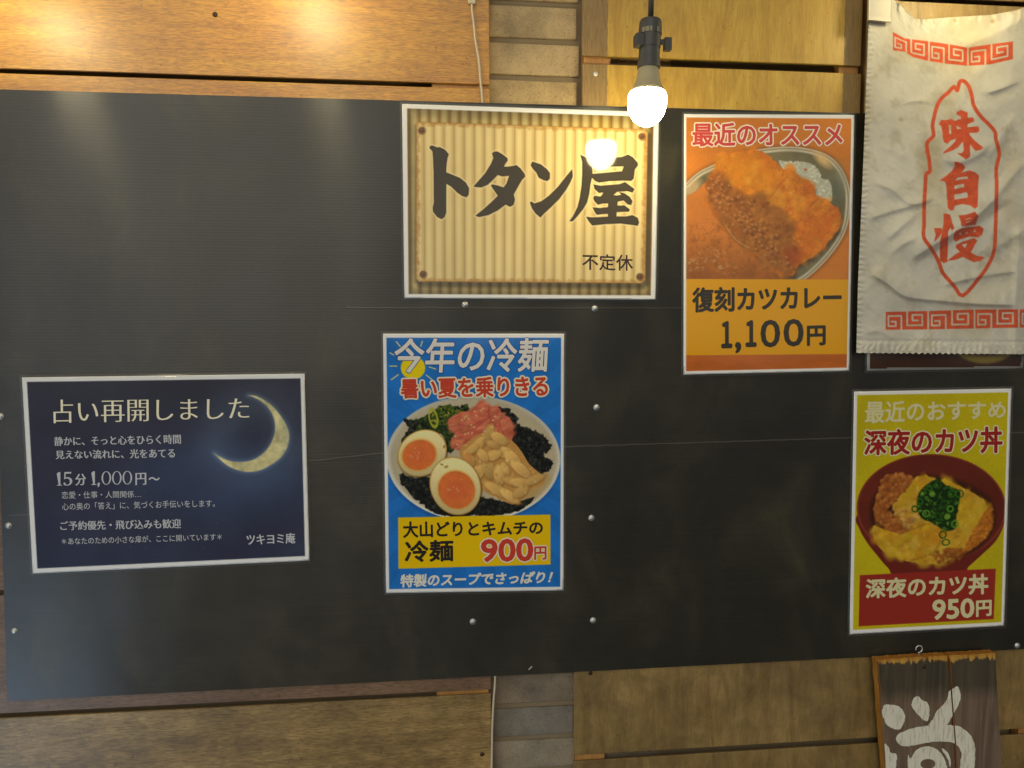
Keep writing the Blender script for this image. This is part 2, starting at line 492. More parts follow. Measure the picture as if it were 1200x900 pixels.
# white cable running down the wall, behind the board
pts = [(551, -160), (552.5, -20), (553, 8), (555.5, 30), (557.5, 50), (561, 70), (563, 95), (565.5, 125), (571, 250), (577, 500), (580, 700), (580.5, 787), (578.5, 820), (577, 850), (576.5, 880), (576, 920), (575, 1050)]
cab = [W(a, b, 0.0071) for a, b in pts]
bm = bmesh.new(); tube_bm(bm, [Vector(p) for p in smooth_path([tuple(c) for c in cab], 4)], 0.0019, 8)
cable = thing('wall_cable', 'ivory electric cable running down beside the brick strip, passing behind the black board', 'cable')
bm_obj('sheath', bm, M_cable_w, cable, True)
c = W(553, 1, 0.006)
box('cable_clip', c.x - 0.006, c.x + 0.006, 0.0035, YP, c.z - 0.005, c.z + 0.004, M_cable_w, cable, 0.001)

# ------------------------------------------------------------------ painter
def hashn(ix, iy, seed):
    h = (ix * 374761393 + iy * 668265263 + seed * 1442695041) & 0xffffffff
    h = ((h ^ (h >> 13)) * 1274126177) & 0xffffffff
    return ((h ^ (h >> 16)) & 0xffff) / 65535.0
def vnoise(X, Y, seed=0):
    xi = np.floor(X).astype(np.int64); yi = np.floor(Y).astype(np.int64)
    fx = X - xi; fy = Y - yi; fx = fx * fx * (3 - 2 * fx); fy = fy * fy * (3 - 2 * fy)
    a = hashn(xi, yi, seed); b = hashn(xi + 1, yi, seed); c = hashn(xi, yi + 1, seed); d = hashn(xi + 1, yi + 1, seed)
    return (a * (1 - fx) + b * fx) * (1 - fy) + (c * (1 - fx) + d * fx) * fy
def fbm(X, Y, seed=0, oct=4):
    s = 0; a = 0.5; t = 0
    for k in range(oct):
        s = s + a * vnoise(X * 2 ** k, Y * 2 ** k, seed + k * 17); t += a; a *= 0.55
    return s / t
def sdf(X, Y, poly, closed=True):
    P = np.array(poly, float); D = np.full(X.shape, 1e9); ins = np.zeros(X.shape, bool)
    m = len(P)
    for i in range(m if closed else m - 1):
        ax, ay = P[i]; bx, by = P[(i + 1) % m]
        ex, ey = bx - ax, by - ay
        L = ex * ex + ey * ey + 1e-12
        t = np.clip(((X - ax) * ex + (Y - ay) * ey) / L, 0, 1)
        D = np.minimum(D, (X - ax - t * ex) ** 2 + (Y - ay - t * ey) ** 2)
        if closed and ay != by:
            c = ((ay > Y) != (by > Y)) & (X < (bx - ax) * (Y - ay) / (by - ay) + ax)
            ins ^= c
    D = np.sqrt(D)
    return np.where(ins, -D, D) if closed else D
def ell(X, Y, cx, cy, rx, ry, rot=0.0):
    c, s = math.cos(rot), math.sin(rot)
    u = ((X - cx) * c + (Y - cy) * s) / rx; v = (-(X - cx) * s + (Y - cy) * c) / ry
    return (np.sqrt(u * u + v * v) - 1) * min(rx, ry)

class Canvas:
    def __init__(s, x0, y0, x1, y1, sc, base=(128, 128, 128)):
        s.nx = int((x1 - x0) * sc) + 1; s.ny = int((y1 - y0) * sc) + 1
        s.X, s.Y = np.meshgrid(np.linspace(x0, x1, s.nx), np.linspace(y0, y1, s.ny))
        s.C = np.ones(s.X.shape + (3,)) * (np.array(base) / 255.0)
        s.x0, s.y0, s.sx, s.sy = x0, y0, (x1 - x0) / (s.nx - 1), (y1 - y0) / (s.ny - 1)
    def put(s, d, col, soft=0.7, op=1.0, win=None):
        a = np.clip(0.5 - d / soft, 0, 1) * op
        col = np.asarray(col, float) / 255.0
        T = s.C if win is None else s.C[win]
        T[...] = T * (1 - a[..., None]) + col * a[..., None]
    def win(s, x0, y0, x1, y1):
        i0 = max(0, int((x0 - s.x0) / s.sx)); i1 = min(s.nx, int((x1 - s.x0) / s.sx) + 2)
        j0 = max(0, int((y0 - s.y0) / s.sy)); j1 = min(s.ny, int((y1 - s.y0) / s.sy) + 2)
        return (slice(j0, j1), slice(i0, i1))
    def poly(s, pts, col, soft=0.8, op=1.0, holes=()):
        P = np.array(pts); w = s.win(P[:, 0].min() - 3, P[:, 1].min() - 3, P[:, 0].max() + 3, P[:, 1].max() + 3)
        d = sdf(s.X[w], s.Y[w], pts)
        for h in holes: d = np.maximum(d, -sdf(s.X[w], s.Y[w], h))
        s.put(d, col, soft, op, w); return w, d
    def line(s, pts, wd, col, soft=0.7, op=1.0):
        P = np.array(pts); w = s.win(P[:, 0].min() - wd - 2, P[:, 1].min() - wd - 2, P[:, 0].max() + wd + 2, P[:, 1].max() + wd + 2)
        s.put(sdf(s.X[w], s.Y[w], pts, False) - wd / 2, col, soft, op, w)
    def lump(s, cx, cy, rx, ry, rot, col, light=1.25, dark=0.65, soft=0.8, op=1.0):
        """one photographed morsel: tone falls off to its lower right rim"""
        rr = max(rx, ry) + 1.5; w = s.win(cx - rr, cy - rr, cx + rr, cy + rr)
        X, Y = s.X[w], s.Y[w]
        if X.size == 0: return
        d = ell(X, Y, cx, cy, rx, ry, rot)
        q = np.clip(((X - cx) * 0.5 + (Y - cy) * 0.85) / rr, -1, 1)
        tone = light + (dark - light) * (q * 0.5 + 0.5)
        c = np.clip(np.array(col, float) * tone[..., None], 0, 255)
        a = np.clip(0.5 - d / soft, 0, 1) * op
        s.C[w] = s.C[w] * (1 - a[..., None]) + c / 255 * a[..., None]
    def heap(s, poly, n, r0, r1, cols, rng, asp=(0.5, 1.0), rot=None, **kw):
        P = np.array(poly); x0, y0 = P.min(0); x1, y1 = P.max(0); pts = []
        while len(pts) < n:
            q = rng.uniform((x0, y0), (x1, y1), (n * 2, 2))
            d = sdf(q[:, 0], q[:, 1], poly)
            pts += [tuple(v) for v in q[d < 0]]
        for (x, y) in sorted(pts[:n], key=lambda v: v[1] + rng.uniform(-6, 6)):
            r = rng.uniform(r0, r1)
            c = np.array(cols[rng.integers(len(cols))]) * rng.uniform(0.88, 1.12)
            a = rng.uniform(0, 3.14) if rot is None else rot + rng.uniform(-.4, .4)
            s.lump(x, y, r, r * rng.uniform(*asp), a, c, **kw)
    def grain(s, amp=0.03, f=0.9, seed=3):
        s.C *= (1 + (fbm(s.X * f, s.Y * f, seed, 3) - 0.5) * amp * 4)[..., None]
    def mesh(s, name, posfn, parent, m, gain=1.0, keep=None):
        V = posfn(s.X, s.Y).reshape(-1, 3)
        nx, ny = s.nx, s.ny
        idx = np.arange(nx * ny).reshape(ny, nx)
        f = np.stack([idx[:-1, :-1], idx[1:, :-1], idx[1:, 1:], idx[:-1, 1:]], -1).reshape(-1, 4)
        if keep is not None:
            k = keep.reshape(-1); f = f[k[f].all(1)]
        me = bpy.data.meshes.new(name)
        me.vertices.add(len(V)); me.vertices.foreach_set('co', V.ravel())
        me.loops.add(f.size); me.loops.foreach_set('vertex_index', f.ravel().astype(np.int32))
        me.polygons.add(len(f)); me.polygons.foreach_set('loop_start', np.arange(0, f.size, 4, dtype=np.int32))
        me.update(calc_edges=True)
        at = me.color_attributes.new('Col', 'FLOAT_COLOR', 'POINT')
        rgba = np.ones((len(V), 4), np.float32); rgba[:, :3] = (lin(s.C) * gain).reshape(-1, 3)
        at.data.foreach_set('color', np.clip(rgba, 0, 0.95).ravel())
        me.polygons.foreach_set('use_smooth', np.ones(len(f), bool))
        me.materials.append(m)
        o = bpy.data.objects.new(name, me); COL.objects.link(o); o.parent = parent
        return o

# ------------------------------------------------------------------ posters
def bil(q, u, v):
    """q = TL, TR, BR, BL"""
    q = np.array(q, float); u = np.asarray(u)[..., None]; v = np.asarray(v)[..., None]
    return (q[0] * (1 - u) + q[1] * u) * (1 - v) + (q[3] * (1 - u) + q[2] * u) * v

class Poster:
    def __init__(s, quad, label, bulge=(0.0015, 0.0, 0.0, 0.001, 0.0005), border=8.0, name='poster', cat='poster', group='laminated posters on the black board', wave=0.0004, paper=None):
        s.q = np.array(quad, float); s.e = thing(name, label, cat, group=group); s.b = [b_ * 1.8 for b_ in bulge]; s.wave = wave
        s.org = s.q.mean(0); s.w = np.linalg.norm(s.q[1] - s.q[0]); s.h = np.linalg.norm(s.q[3] - s.q[0])
        s.ax = ((s.q[1] - s.q[0]) + (s.q[2] - s.q[3])) / 2 / s.w ** 2
        s.ay = ((s.q[3] - s.q[0]) + (s.q[2] - s.q[1])) / 2 / s.h ** 2
        s.sheet('laminate_film', s.grow(2.6), 0.0004, M_film, 0.0002)
        s.sheet('paper', s.q, 0.0008, paper or M_paper, 0.0003)
        s.inner = s.grow(-border)
    def grow(s, d):
        c = s.org; out = []
        for k, p in enumerate(s.q):
            ex = (s.q[1] - s.q[0]) / s.w; ey = (s.q[3] - s.q[0]) / s.h
            sx = -1 if k in (0, 3) else 1; sy = -1 if k in (0, 1) else 1
            out.append(p + ex * d * sx + ey * d * sy)
        return np.array(out)
    def lift(s, X, Y):
        U = (X - s.org[0]) * s.ax[0] + (Y - s.org[1]) * s.ax[1]; V = (X - s.org[0]) * s.ay[0] + (Y - s.org[1]) * s.ay[1]
        a = s.b
        cu = np.clip(U + .5, 0, 1); cv = np.clip(V + .5, 0, 1)
        l = a[0] * (1 - cu) * (1 - cv) + a[1] * cu * (1 - cv) + a[2] * cu * cv + a[3] * (1 - cu) * cv
        l = l * (np.abs(2 * U) ** 2 * 0.5 + np.abs(2 * V) ** 2 * 0.5) + a[4]
        return l + s.wave * (np.sin(U * 7 + V * 3 + s.org[0]) * np.sin(V * 6 + s.org[1]) + 1)
    def P(s, X, Y, extra):
        X = np.asarray(X, float); Y = np.asarray(Y, float)
        return Wn(X, Y, -(s.lift(X, Y) + extra))
    def keep(s, X, Y): return sdf(X, Y, s.grow(-0.8)) < 0
    def frame(s, C, q, soft=0.9, col=(240, 238, 230)):
        """unprinted white margin round the picture"""
        C.put(-sdf(C.X, C.Y, q), col, soft)
    def sheet(s, name, quad, extra, m, thick=0.0, n=16):
        u, v = np.meshgrid(np.linspace(0, 1, n + 1), np.linspace(0, 1, n + 1))
        xy = bil(quad, u, v); V = s.P(xy[..., 0], xy[..., 1], extra).reshape(-1, 3).tolist()
        idx = np.arange((n + 1) ** 2).reshape(n + 1, n + 1)
        F = [(int(idx[j, i]), int(idx[j + 1, i]), int(idx[j + 1, i + 1]), int(idx[j, i + 1])) for j in range(n) for i in range(n)]
        if thick:
            rim = list(idx[0, :]) + list(idx[1:, -1]) + list(idx[-1, -2::-1]) + list(idx[-2:0:-1, 0])
            b0 = len(V)
            for k in rim: V.append([V[k][0], V[k][1] + thick, V[k][2]])
            L = len(rim)
            for k in range(L): F.append((int(rim[k]), int(rim[(k + 1) % L]), b0 + (k + 1) % L, b0 + k))
        return mesh_obj(name, V, F, m, s.e, True)
    def poly(s, name, pts, extra, m):
        """flat printed shape, cut finely enough to follow the sheet"""
        bm = bmesh.new()
        vs = [bm.verts.new((p[0], p[1], 0)) for p in pts]
        bm.faces.new(vs); bmesh.ops.triangulate(bm, faces=bm.faces[:])
        return s.frombm(name, bm, extra, m)
    def frombm(s, name, bm, extra, m):
        co = np.array([v.co[:] for v in bm.verts]); Q = s.P(co[:, 0], co[:, 1], extra + co[:, 2])
        for v, q in zip(bm.verts, Q): v.co = q
        for f in bm.faces:
            f.normal_update()
            if f.normal.y > 0: f.normal_flip()
        return bm_obj(name, bm, m, s.e)
    def text(s, body, quad, c, extra=0.0016, bold=0.0, outline=None, ow=1.4, hbold=0.0, name='lettering', shear=0.0, thin=0.0):
        tl, tr, bl = [np.array(p, float) for p in quad[:3]]
        br = np.array(quad[3], float) if len(quad) > 3 else tr + bl - tl
        V, F = glyphs(body, shear, thin)
        xy = bil([tl, tr, br, bl], V[:, 0], 1 - V[:, 1])
        def put(offs, ex, m, nm):
            vv, ff = [], []
            for k, (dx, dy) in enumerate(offs):
                base = len(V) * k
                vv.append(s.P(xy[:, 0] + dx, xy[:, 1] + dy, ex + k * 0.000012))
                ff += [tuple(i + base for i in f) for f in F]
            return mesh_obj(nm, np.concatenate(vv).tolist(), ff, m, s.e)
        ring = lambda r, n: [(r * math.cos(a / n * math.tau), r * math.sin(a / n * math.tau)) for a in range(n)]
        if outline is not None:
            put(ring(bold + ow, 14) + ring((bold + ow) * .5, 6), extra, ink(outline), 'lettering_outline')
            extra += 0.00030
        offs = [(0, 0)]
        if bold: offs += ring(bold, 8)
        if hbold: offs += [(hbold, 0), (-hbold, 0)]
        return put(offs, extra, ink(c), name)

_gc = {}
def glyphs(body, shear=0.0, thin=0.0):
    k = (body, shear, thin)
    if k in _gc: return _gc[k]
    cu = bpy.data.curves.new('text', 'FONT'); cu.body = body; cu.resolution_u = 3; cu.shear = shear; cu.offset = -thin
    o = bpy.data.objects.new('text', cu); COL.objects.link(o)
    dg = bpy.context.evaluated_depsgraph_get()
    me = bpy.data.meshes.new_from_object(o.evaluated_get(dg))
    V = np.array([v.co[:2] for v in me.vertices]); F = [tuple(p.vertices) for p in me.polygons]
    bpy.data.objects.remove(o); bpy.data.curves.remove(cu); bpy.data.meshes.remove(me)
    mn, mx = V.min(0), V.max(0); V = (V - mn) / (mx - mn)
    _gc[k] = (V, F); return V, F

def zp(pts, ox, oy, sc): return [(ox + a / sc, oy + b / sc) for a, b in pts]

# ---- 1. shop name poster -------------------------------------------------------
def shop_poster():
    p = Poster([(471.1, 121.7), (772.4, 131.5), (768.3, 351.1), (473.9, 349.4)],
               'landscape poster with big brush lettering on a corrugated tin picture, under the bulb', bulge=(.001, .001, .0008, .001, .0003))
    q = [(477, 127), (766.3, 137), (762.7, 346.2), (478.8, 344.6)]
    C = Canvas(471, 121, 773, 351.5, 1.45)
    X, Y = C.X, C.Y
    # rectified poster coordinates
    v = (Y - (127 + (X - 477) * 0.0346)) / (217.6 - (X - 477) * 0.029)
    xs = X - (v * 1.8) * (1 - (X - 477) / 289) + v * 3.6 * (X - 477) / 289
    per = 11.85
    def corr(ph, dark, lightc):
        t = ((xs - ph) / per) % 1.0
        prof = np.clip(1.25 * (0.5 - 0.5 * np.cos(t * 2 * np.pi)), 0, 1)
        c = np.array(dark) * (1 - prof[..., None]) + np.array(lightc) * prof[..., None]
        groove = np.exp(-((t - 0.06) / 0.06) ** 2) + np.exp(-((t - 1.06) / 0.06) ** 2)
        return c * (1 - 0.13 * groove[..., None])
    C.C[:] = corr(479, (168, 132, 62), (212, 190, 122)) / 255
    out = (fbm(X * .02, Y * .06, 5) - .5) * 0.25
    C.C *= (0.92 + out)[..., None]
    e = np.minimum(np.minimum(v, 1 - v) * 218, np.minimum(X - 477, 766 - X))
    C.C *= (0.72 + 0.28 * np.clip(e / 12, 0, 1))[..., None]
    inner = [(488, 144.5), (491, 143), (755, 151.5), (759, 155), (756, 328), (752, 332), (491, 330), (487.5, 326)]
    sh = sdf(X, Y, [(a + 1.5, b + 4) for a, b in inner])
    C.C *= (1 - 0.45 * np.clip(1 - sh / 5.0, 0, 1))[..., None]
    d = sdf(X, Y, inner)
    cc = corr(484, (214, 182, 112), (236, 212, 146))
    cc = cc * (0.93 + 0.14 * fbm(X * .015, Y * .012, 9))[..., None]
    # warm middle
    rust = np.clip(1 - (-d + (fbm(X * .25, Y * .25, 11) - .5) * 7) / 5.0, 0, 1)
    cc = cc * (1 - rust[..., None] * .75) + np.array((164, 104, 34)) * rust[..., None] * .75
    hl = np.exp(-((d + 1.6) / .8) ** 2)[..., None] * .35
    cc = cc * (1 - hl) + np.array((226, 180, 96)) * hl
    C.put(d, cc, 1.0)
    for (a, b) in ((494, 152.5), (752, 159.5), (495.5, 321), (749.5, 324)):
        dd = ell(X, Y, a + .6, b + .8, 4.8, 4.8); C.put(dd, (112, 70, 28), 1.5, .6)
        C.lump(a, b, 3.6, 3.6, 0, (128, 88, 56), 1.15, .6)
    K = []
    K.append((zp([(98, 92), (120, 76), (165, 95), (190, 93), (235, 115), (270, 155), (258, 190), (250, 250), (247, 315), (300, 335), (370, 365), (420, 405), (448, 455), (445, 510), (425, 535), (385, 522), (340, 490), (290, 440), (248, 415), (247, 500), (247, 670), (235, 705), (210, 727), (170, 710), (130, 660), (128, 620), (138, 580), (135, 300), (128, 150), (125, 128), (105, 108)], 490, 160, 7.5), []))
    K.append((zp([(648, 148), (665, 133), (695, 130), (740, 155), (785, 190), (788, 210), (770, 235), (752, 265), (790, 265), (835, 258), (862, 250), (900, 280), (938, 330), (942, 352), (915, 380), (890, 420), (840, 510), (852, 555), (840, 600), (808, 618), (770, 598), (700, 650), (620, 690), (540, 708), (500, 698), (560, 650), (640, 580), (700, 520), (665, 470), (640, 432), (650, 420), (700, 430), (750, 447), (775, 415), (800, 345), (740, 352), (700, 338), (650, 390), (610, 425), (560, 447), (510, 445), (484, 440), (530, 390), (590, 320), (640, 240), (660, 190), (655, 165)], 490, 160, 7.5), []))
    K.append((zp([(88, 250), (105, 220), (130, 228), (180, 245), (230, 285), (258, 320), (258, 370), (235, 392), (205, 385), (160, 362), (140, 320), (105, 280)], 610, 160, 7.5), []))
    K.append((zp([(82, 580), (95, 570), (120, 588), (180, 570), (250, 520), (330, 440), (400, 350), (455, 285), (460, 350), (440, 400), (400, 470), (340, 550), (270, 620), (210, 675), (175, 712), (130, 675), (100, 630)], 610, 160, 7.5), []))
    K.append((zp([(525, 160), (570, 180), (640, 185), (780, 185), (890, 180), (945, 158), (985, 180), (1030, 230), (1032, 255), (1005, 290), (995, 370), (975, 390), (900, 388), (780, 392), (690, 405), (655, 390), (628, 362), (615, 420), (605, 500), (585, 580), (550, 640), (500, 700), (460, 745), (428, 745), (460, 700), (500, 620), (520, 540), (535, 440), (542, 330), (542, 220)], 610, 160, 7.5),
              [zp([(632, 268), (700, 268), (907, 262), (892, 305), (780, 315), (632, 328)], 610, 160, 7.5)]))
    K.append((zp([(640, 420), (700, 432), (800, 424), (870, 418), (918, 400), (1003, 462), (985, 493), (940, 480), (850, 486), (815, 515), (850, 518), (885, 512), (865, 488), (910, 497), (960, 530), (985, 570), (972, 603), (940, 595), (905, 562), (855, 572), (850, 605), (885, 608), (910, 603), (960, 640), (955, 660), (900, 662), (845, 665), (842, 702), (930, 702), (985, 690), (1030, 715), (1042, 755), (1030, 785), (985, 778), (880, 765), (750, 770), (630, 782), (600, 745), (575, 705), (620, 710), (700, 708), (768, 703), (768, 680), (720, 682), (670, 688), (650, 660), (632, 622), (700, 628), (768, 620), (770, 588), (720, 590), (680, 600), (650, 570), (638, 540), (650, 520), (700, 528), (715, 515), (728, 490), (690, 497), (650, 460)], 610, 160, 7.5), []))
    D = None
    for pts, holes in K:
        d = sdf(X, Y, pts)
        for h in holes: d = np.maximum(d, -sdf(X, Y, h))
        D = d if D is None else np.minimum(D, d)
    C.put(D - 1.6, (240, 218, 158), 1.6, .8)
    C.put(D, (56, 42, 24), .8)
    C.put(D + 1.0, (70, 62, 44), 1.0)
    p.frame(C, q)
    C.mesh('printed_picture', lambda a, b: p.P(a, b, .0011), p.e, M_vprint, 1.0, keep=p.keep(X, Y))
    p.text('不定休', [(682.5, 297.5), (741.5, 298.8), (682.5, 316)], (58, 36, 20), .0014, bold=.25)
shop_poster()

# ---- 2. fortune telling poster ---------------------------------------------------
def moon_poster():
    p = Poster([(25.8, 442.3), (356.9, 437.9), (362.7, 656.9), (38.4, 672.1)],
               'dark blue landscape poster with a crescent moon and white Japanese text', bulge=(.001, .002, .004, .002, .0004), wave=.0009)
    q = [(31.5, 447.5), (352.2, 443.3), (357.5, 651.6), (43.8, 666.3)]
    C = Canvas(25, 437.5, 363, 672.5, 1.25, (48, 52, 78))
    X, Y = C.X, C.Y
    t = np.clip((Y - 450) / 200, 0, 1)
    C.C[:] = (np.array((62, 62, 74)) * (1 - t[..., None]) + np.array((56, 61, 80)) * t[..., None]) / 255
    C.C *= (0.9 + 0.2 * fbm(X * .02, Y * .02, 3))[..., None]
    gl = np.exp(-(ell(X, Y, 297, 515, 42, 42) / 26) ** 2) * (0.7 + .6 * fbm(X * .06, Y * .06, 8))
    C.C += (gl[..., None] * np.array((14, 20, 22)) / 255) * .9
    gl2 = np.exp(-(ell(X, Y, 255, 560, 50, 22) / 30) ** 2)[..., None]
    C.C += gl2 * np.array((2, 8, 16)) / 255
    # crescent: outer disc minus inner disc
    R1 = zp([(228, 88), (262, 90), (305, 112), (345, 145), (378, 188), (403, 235), (408, 275), (398, 320), (370, 362), (325, 395), (275, 418), (225, 424), (180, 415), (140, 398), (105, 370), (78, 342), (110, 360), (150, 376), (200, 380), (245, 372), (285, 350), (318, 315), (340, 270), (347, 225), (338, 180), (315, 140), (280, 110), (250, 95)], 230, 440, 3.75)
    R1 = smooth_path(R1, 3, True)
    d = sdf(X, Y, R1)
    C.C += (np.clip(1 - d / 7, 0, 1) ** 2)[..., None] * np.array((30, 38, 42)) / 255 * (d > 0)[..., None]
    mt = fbm(X * .12, Y * .12, 21, 5)[..., None]
    mc = np.array((220, 208, 150)) * (0.72 + .5 * mt)
    edge = np.clip((X - 322) / 20, 0, 1)[..., None] * np.clip(1 - np.abs(Y - 505) / 50, 0, 1)[..., None]
    mc = mc * (1 - edge * .5) + np.array((150, 160, 140)) * edge * .5
    C.put(d, mc, 1.2)
    rng = np.random.default_rng(5)
    for _ in range(60):
        C.lump(rng.uniform(50, 350), rng.uniform(460, 655), .5, .5, 0, (120, 130, 160), op=rng.uniform(.2, .7))
    C.C = np.clip(C.C, 0, 1); p.frame(C, q)
    C.mesh('printed_picture', lambda a, b: p.P(a, b, .0011), p.e, M_vprint, 1.0, keep=p.keep(X, Y))
    w1 = (250, 240, 205); w2 = (205, 206, 205)
    T = lambda b, quad, c=w2, **k: p.text(b, quad, c, .0014, **k)
    T('占い再開しました', [(63, 468.5), (291.5, 465.5), (63.5, 496), (291.5, 491)], w1, hbold=.62, thin=.014)
    T('静かに、そっと心をひらく時間', [(63.5, 512), (211.5, 509), (64, 522.5), (212, 520)], hbold=.25)
    T('見えない流れに、光をあてる', [(65, 528), (204.5, 525.5), (65.5, 538), (205, 536.5)], hbold=.25)
    T('分', [(88.5, 555.5), (100.5, 555), (88.5, 569), (100.5, 568.5)], hbold=.35)
    T('円', [(159, 554.5), (171, 554), (159, 568.5), (171.2, 568)], hbold=.35)
    T('～', [(174.5, 559.5), (187, 559), (174.5, 563), (187, 562.6)], bold=.3)
    T('恋愛・仕事・人間関係…', [(72, 576), (165, 575), (72.5, 584.5), (165, 583)])
    T('心の奥の「答え」に、気づくお手伝いをします。', [(72.5, 589.5), (251.5, 585.5), (73, 598), (252, 594)])
    T('ご予約優先・飛び込みも歓迎', [(70.5, 611), (211.5, 608), (71, 621.5), (212, 619)], hbold=.2)
    T('＊あなたのための小さな扉が、ここに開いています＊', [(72, 630.5), (260, 625), (72.5, 638.5), (260, 633)])
    T('ツキヨミ庵', [(289, 626), (345.5, 624.5), (289.5, 639), (346, 636.5)], hbold=.3, bold=.1)
    # serif numerals
    dig = ink(w2); k = 0
    def add(polys_outer, hole=None):
        bm = bmesh.new()
        for o_, h_ in polys_outer:
            if h_ is None:
                f = bm.faces.new([bm.verts.new((a, b, 0)) for a, b in o_])
                bmesh.ops.triangulate(bm, faces=[f])
            else:
                A = [bm.verts.new((a, b, 0)) for a, b in o_]; B = [bm.verts.new((a, b, 0)) for a, b in h_]
                for i in range(len(A)):
                    bm.faces.new((A[i], A[(i + 1) % len(A)], B[(i + 1) % len(A)], B[i]))
        p.frombm('numeral', bm, .0014, dig)
    def one(x, y0, y1):
        add([([(x + 2.2, y0), (x + 4.2, y0), (x + 4.2, y1 - 1.2), (x + 6.2, y1 - .5), (x + 6.2, y1), (x, y1), (x, y1 - .5), (x + 2.2, y1 - 1.2), (x + 2.2, y0 + 2.4), (x + .1, y0 + 2.6), (x + .1, y0 + 1.9)], None)])
    def zero(x, y0, y1, wd=9.6):
        cx, cy = x + wd / 2, (y0 + y1) / 2; hh = (y1 - y0) / 2; n = 24
        add([([(cx + wd / 2 * math.cos(i / n * math.tau), cy + hh * math.sin(i / n * math.tau)) for i in range(n)],
              [(cx + (wd / 2 - 1.8) * math.cos(i / n * math.tau), cy + (hh - .7) * math.sin(i / n * math.tau)) for i in range(n)])])
    one(66.5, 553.2, 569); one(107, 552.3, 568.2)
    add([([(75.6, 553.2), (83.6, 553), (83.2, 554.9), (77, 555.1), (76.6, 559.6), (79.3, 559), (82.5, 560), (84.6, 562.3), (84.6, 565.2), (82.9, 567.8), (80, 569), (76.5, 568.9), (74.4, 567.6), (74.6, 565.6), (76.2, 565.4), (77.2, 567.8), (79.4, 568.2), (81.3, 567), (82, 564.4), (81.2, 561.8), (79, 560.6), (76.8, 560.9), (75.1, 561.8)], None)])
    add([([(114.5, 565.8), (116.8, 565.6), (117, 568), (115.6, 570.8), (114.6, 570.6), (115.3, 568.4), (114.4, 567.8)], None)])
    for x in (119, 131.3, 143.6): zero(x, 552.2 - (x - 119) * .015, 568.1 - (x - 119) * .015, 11.2)
moon_poster()

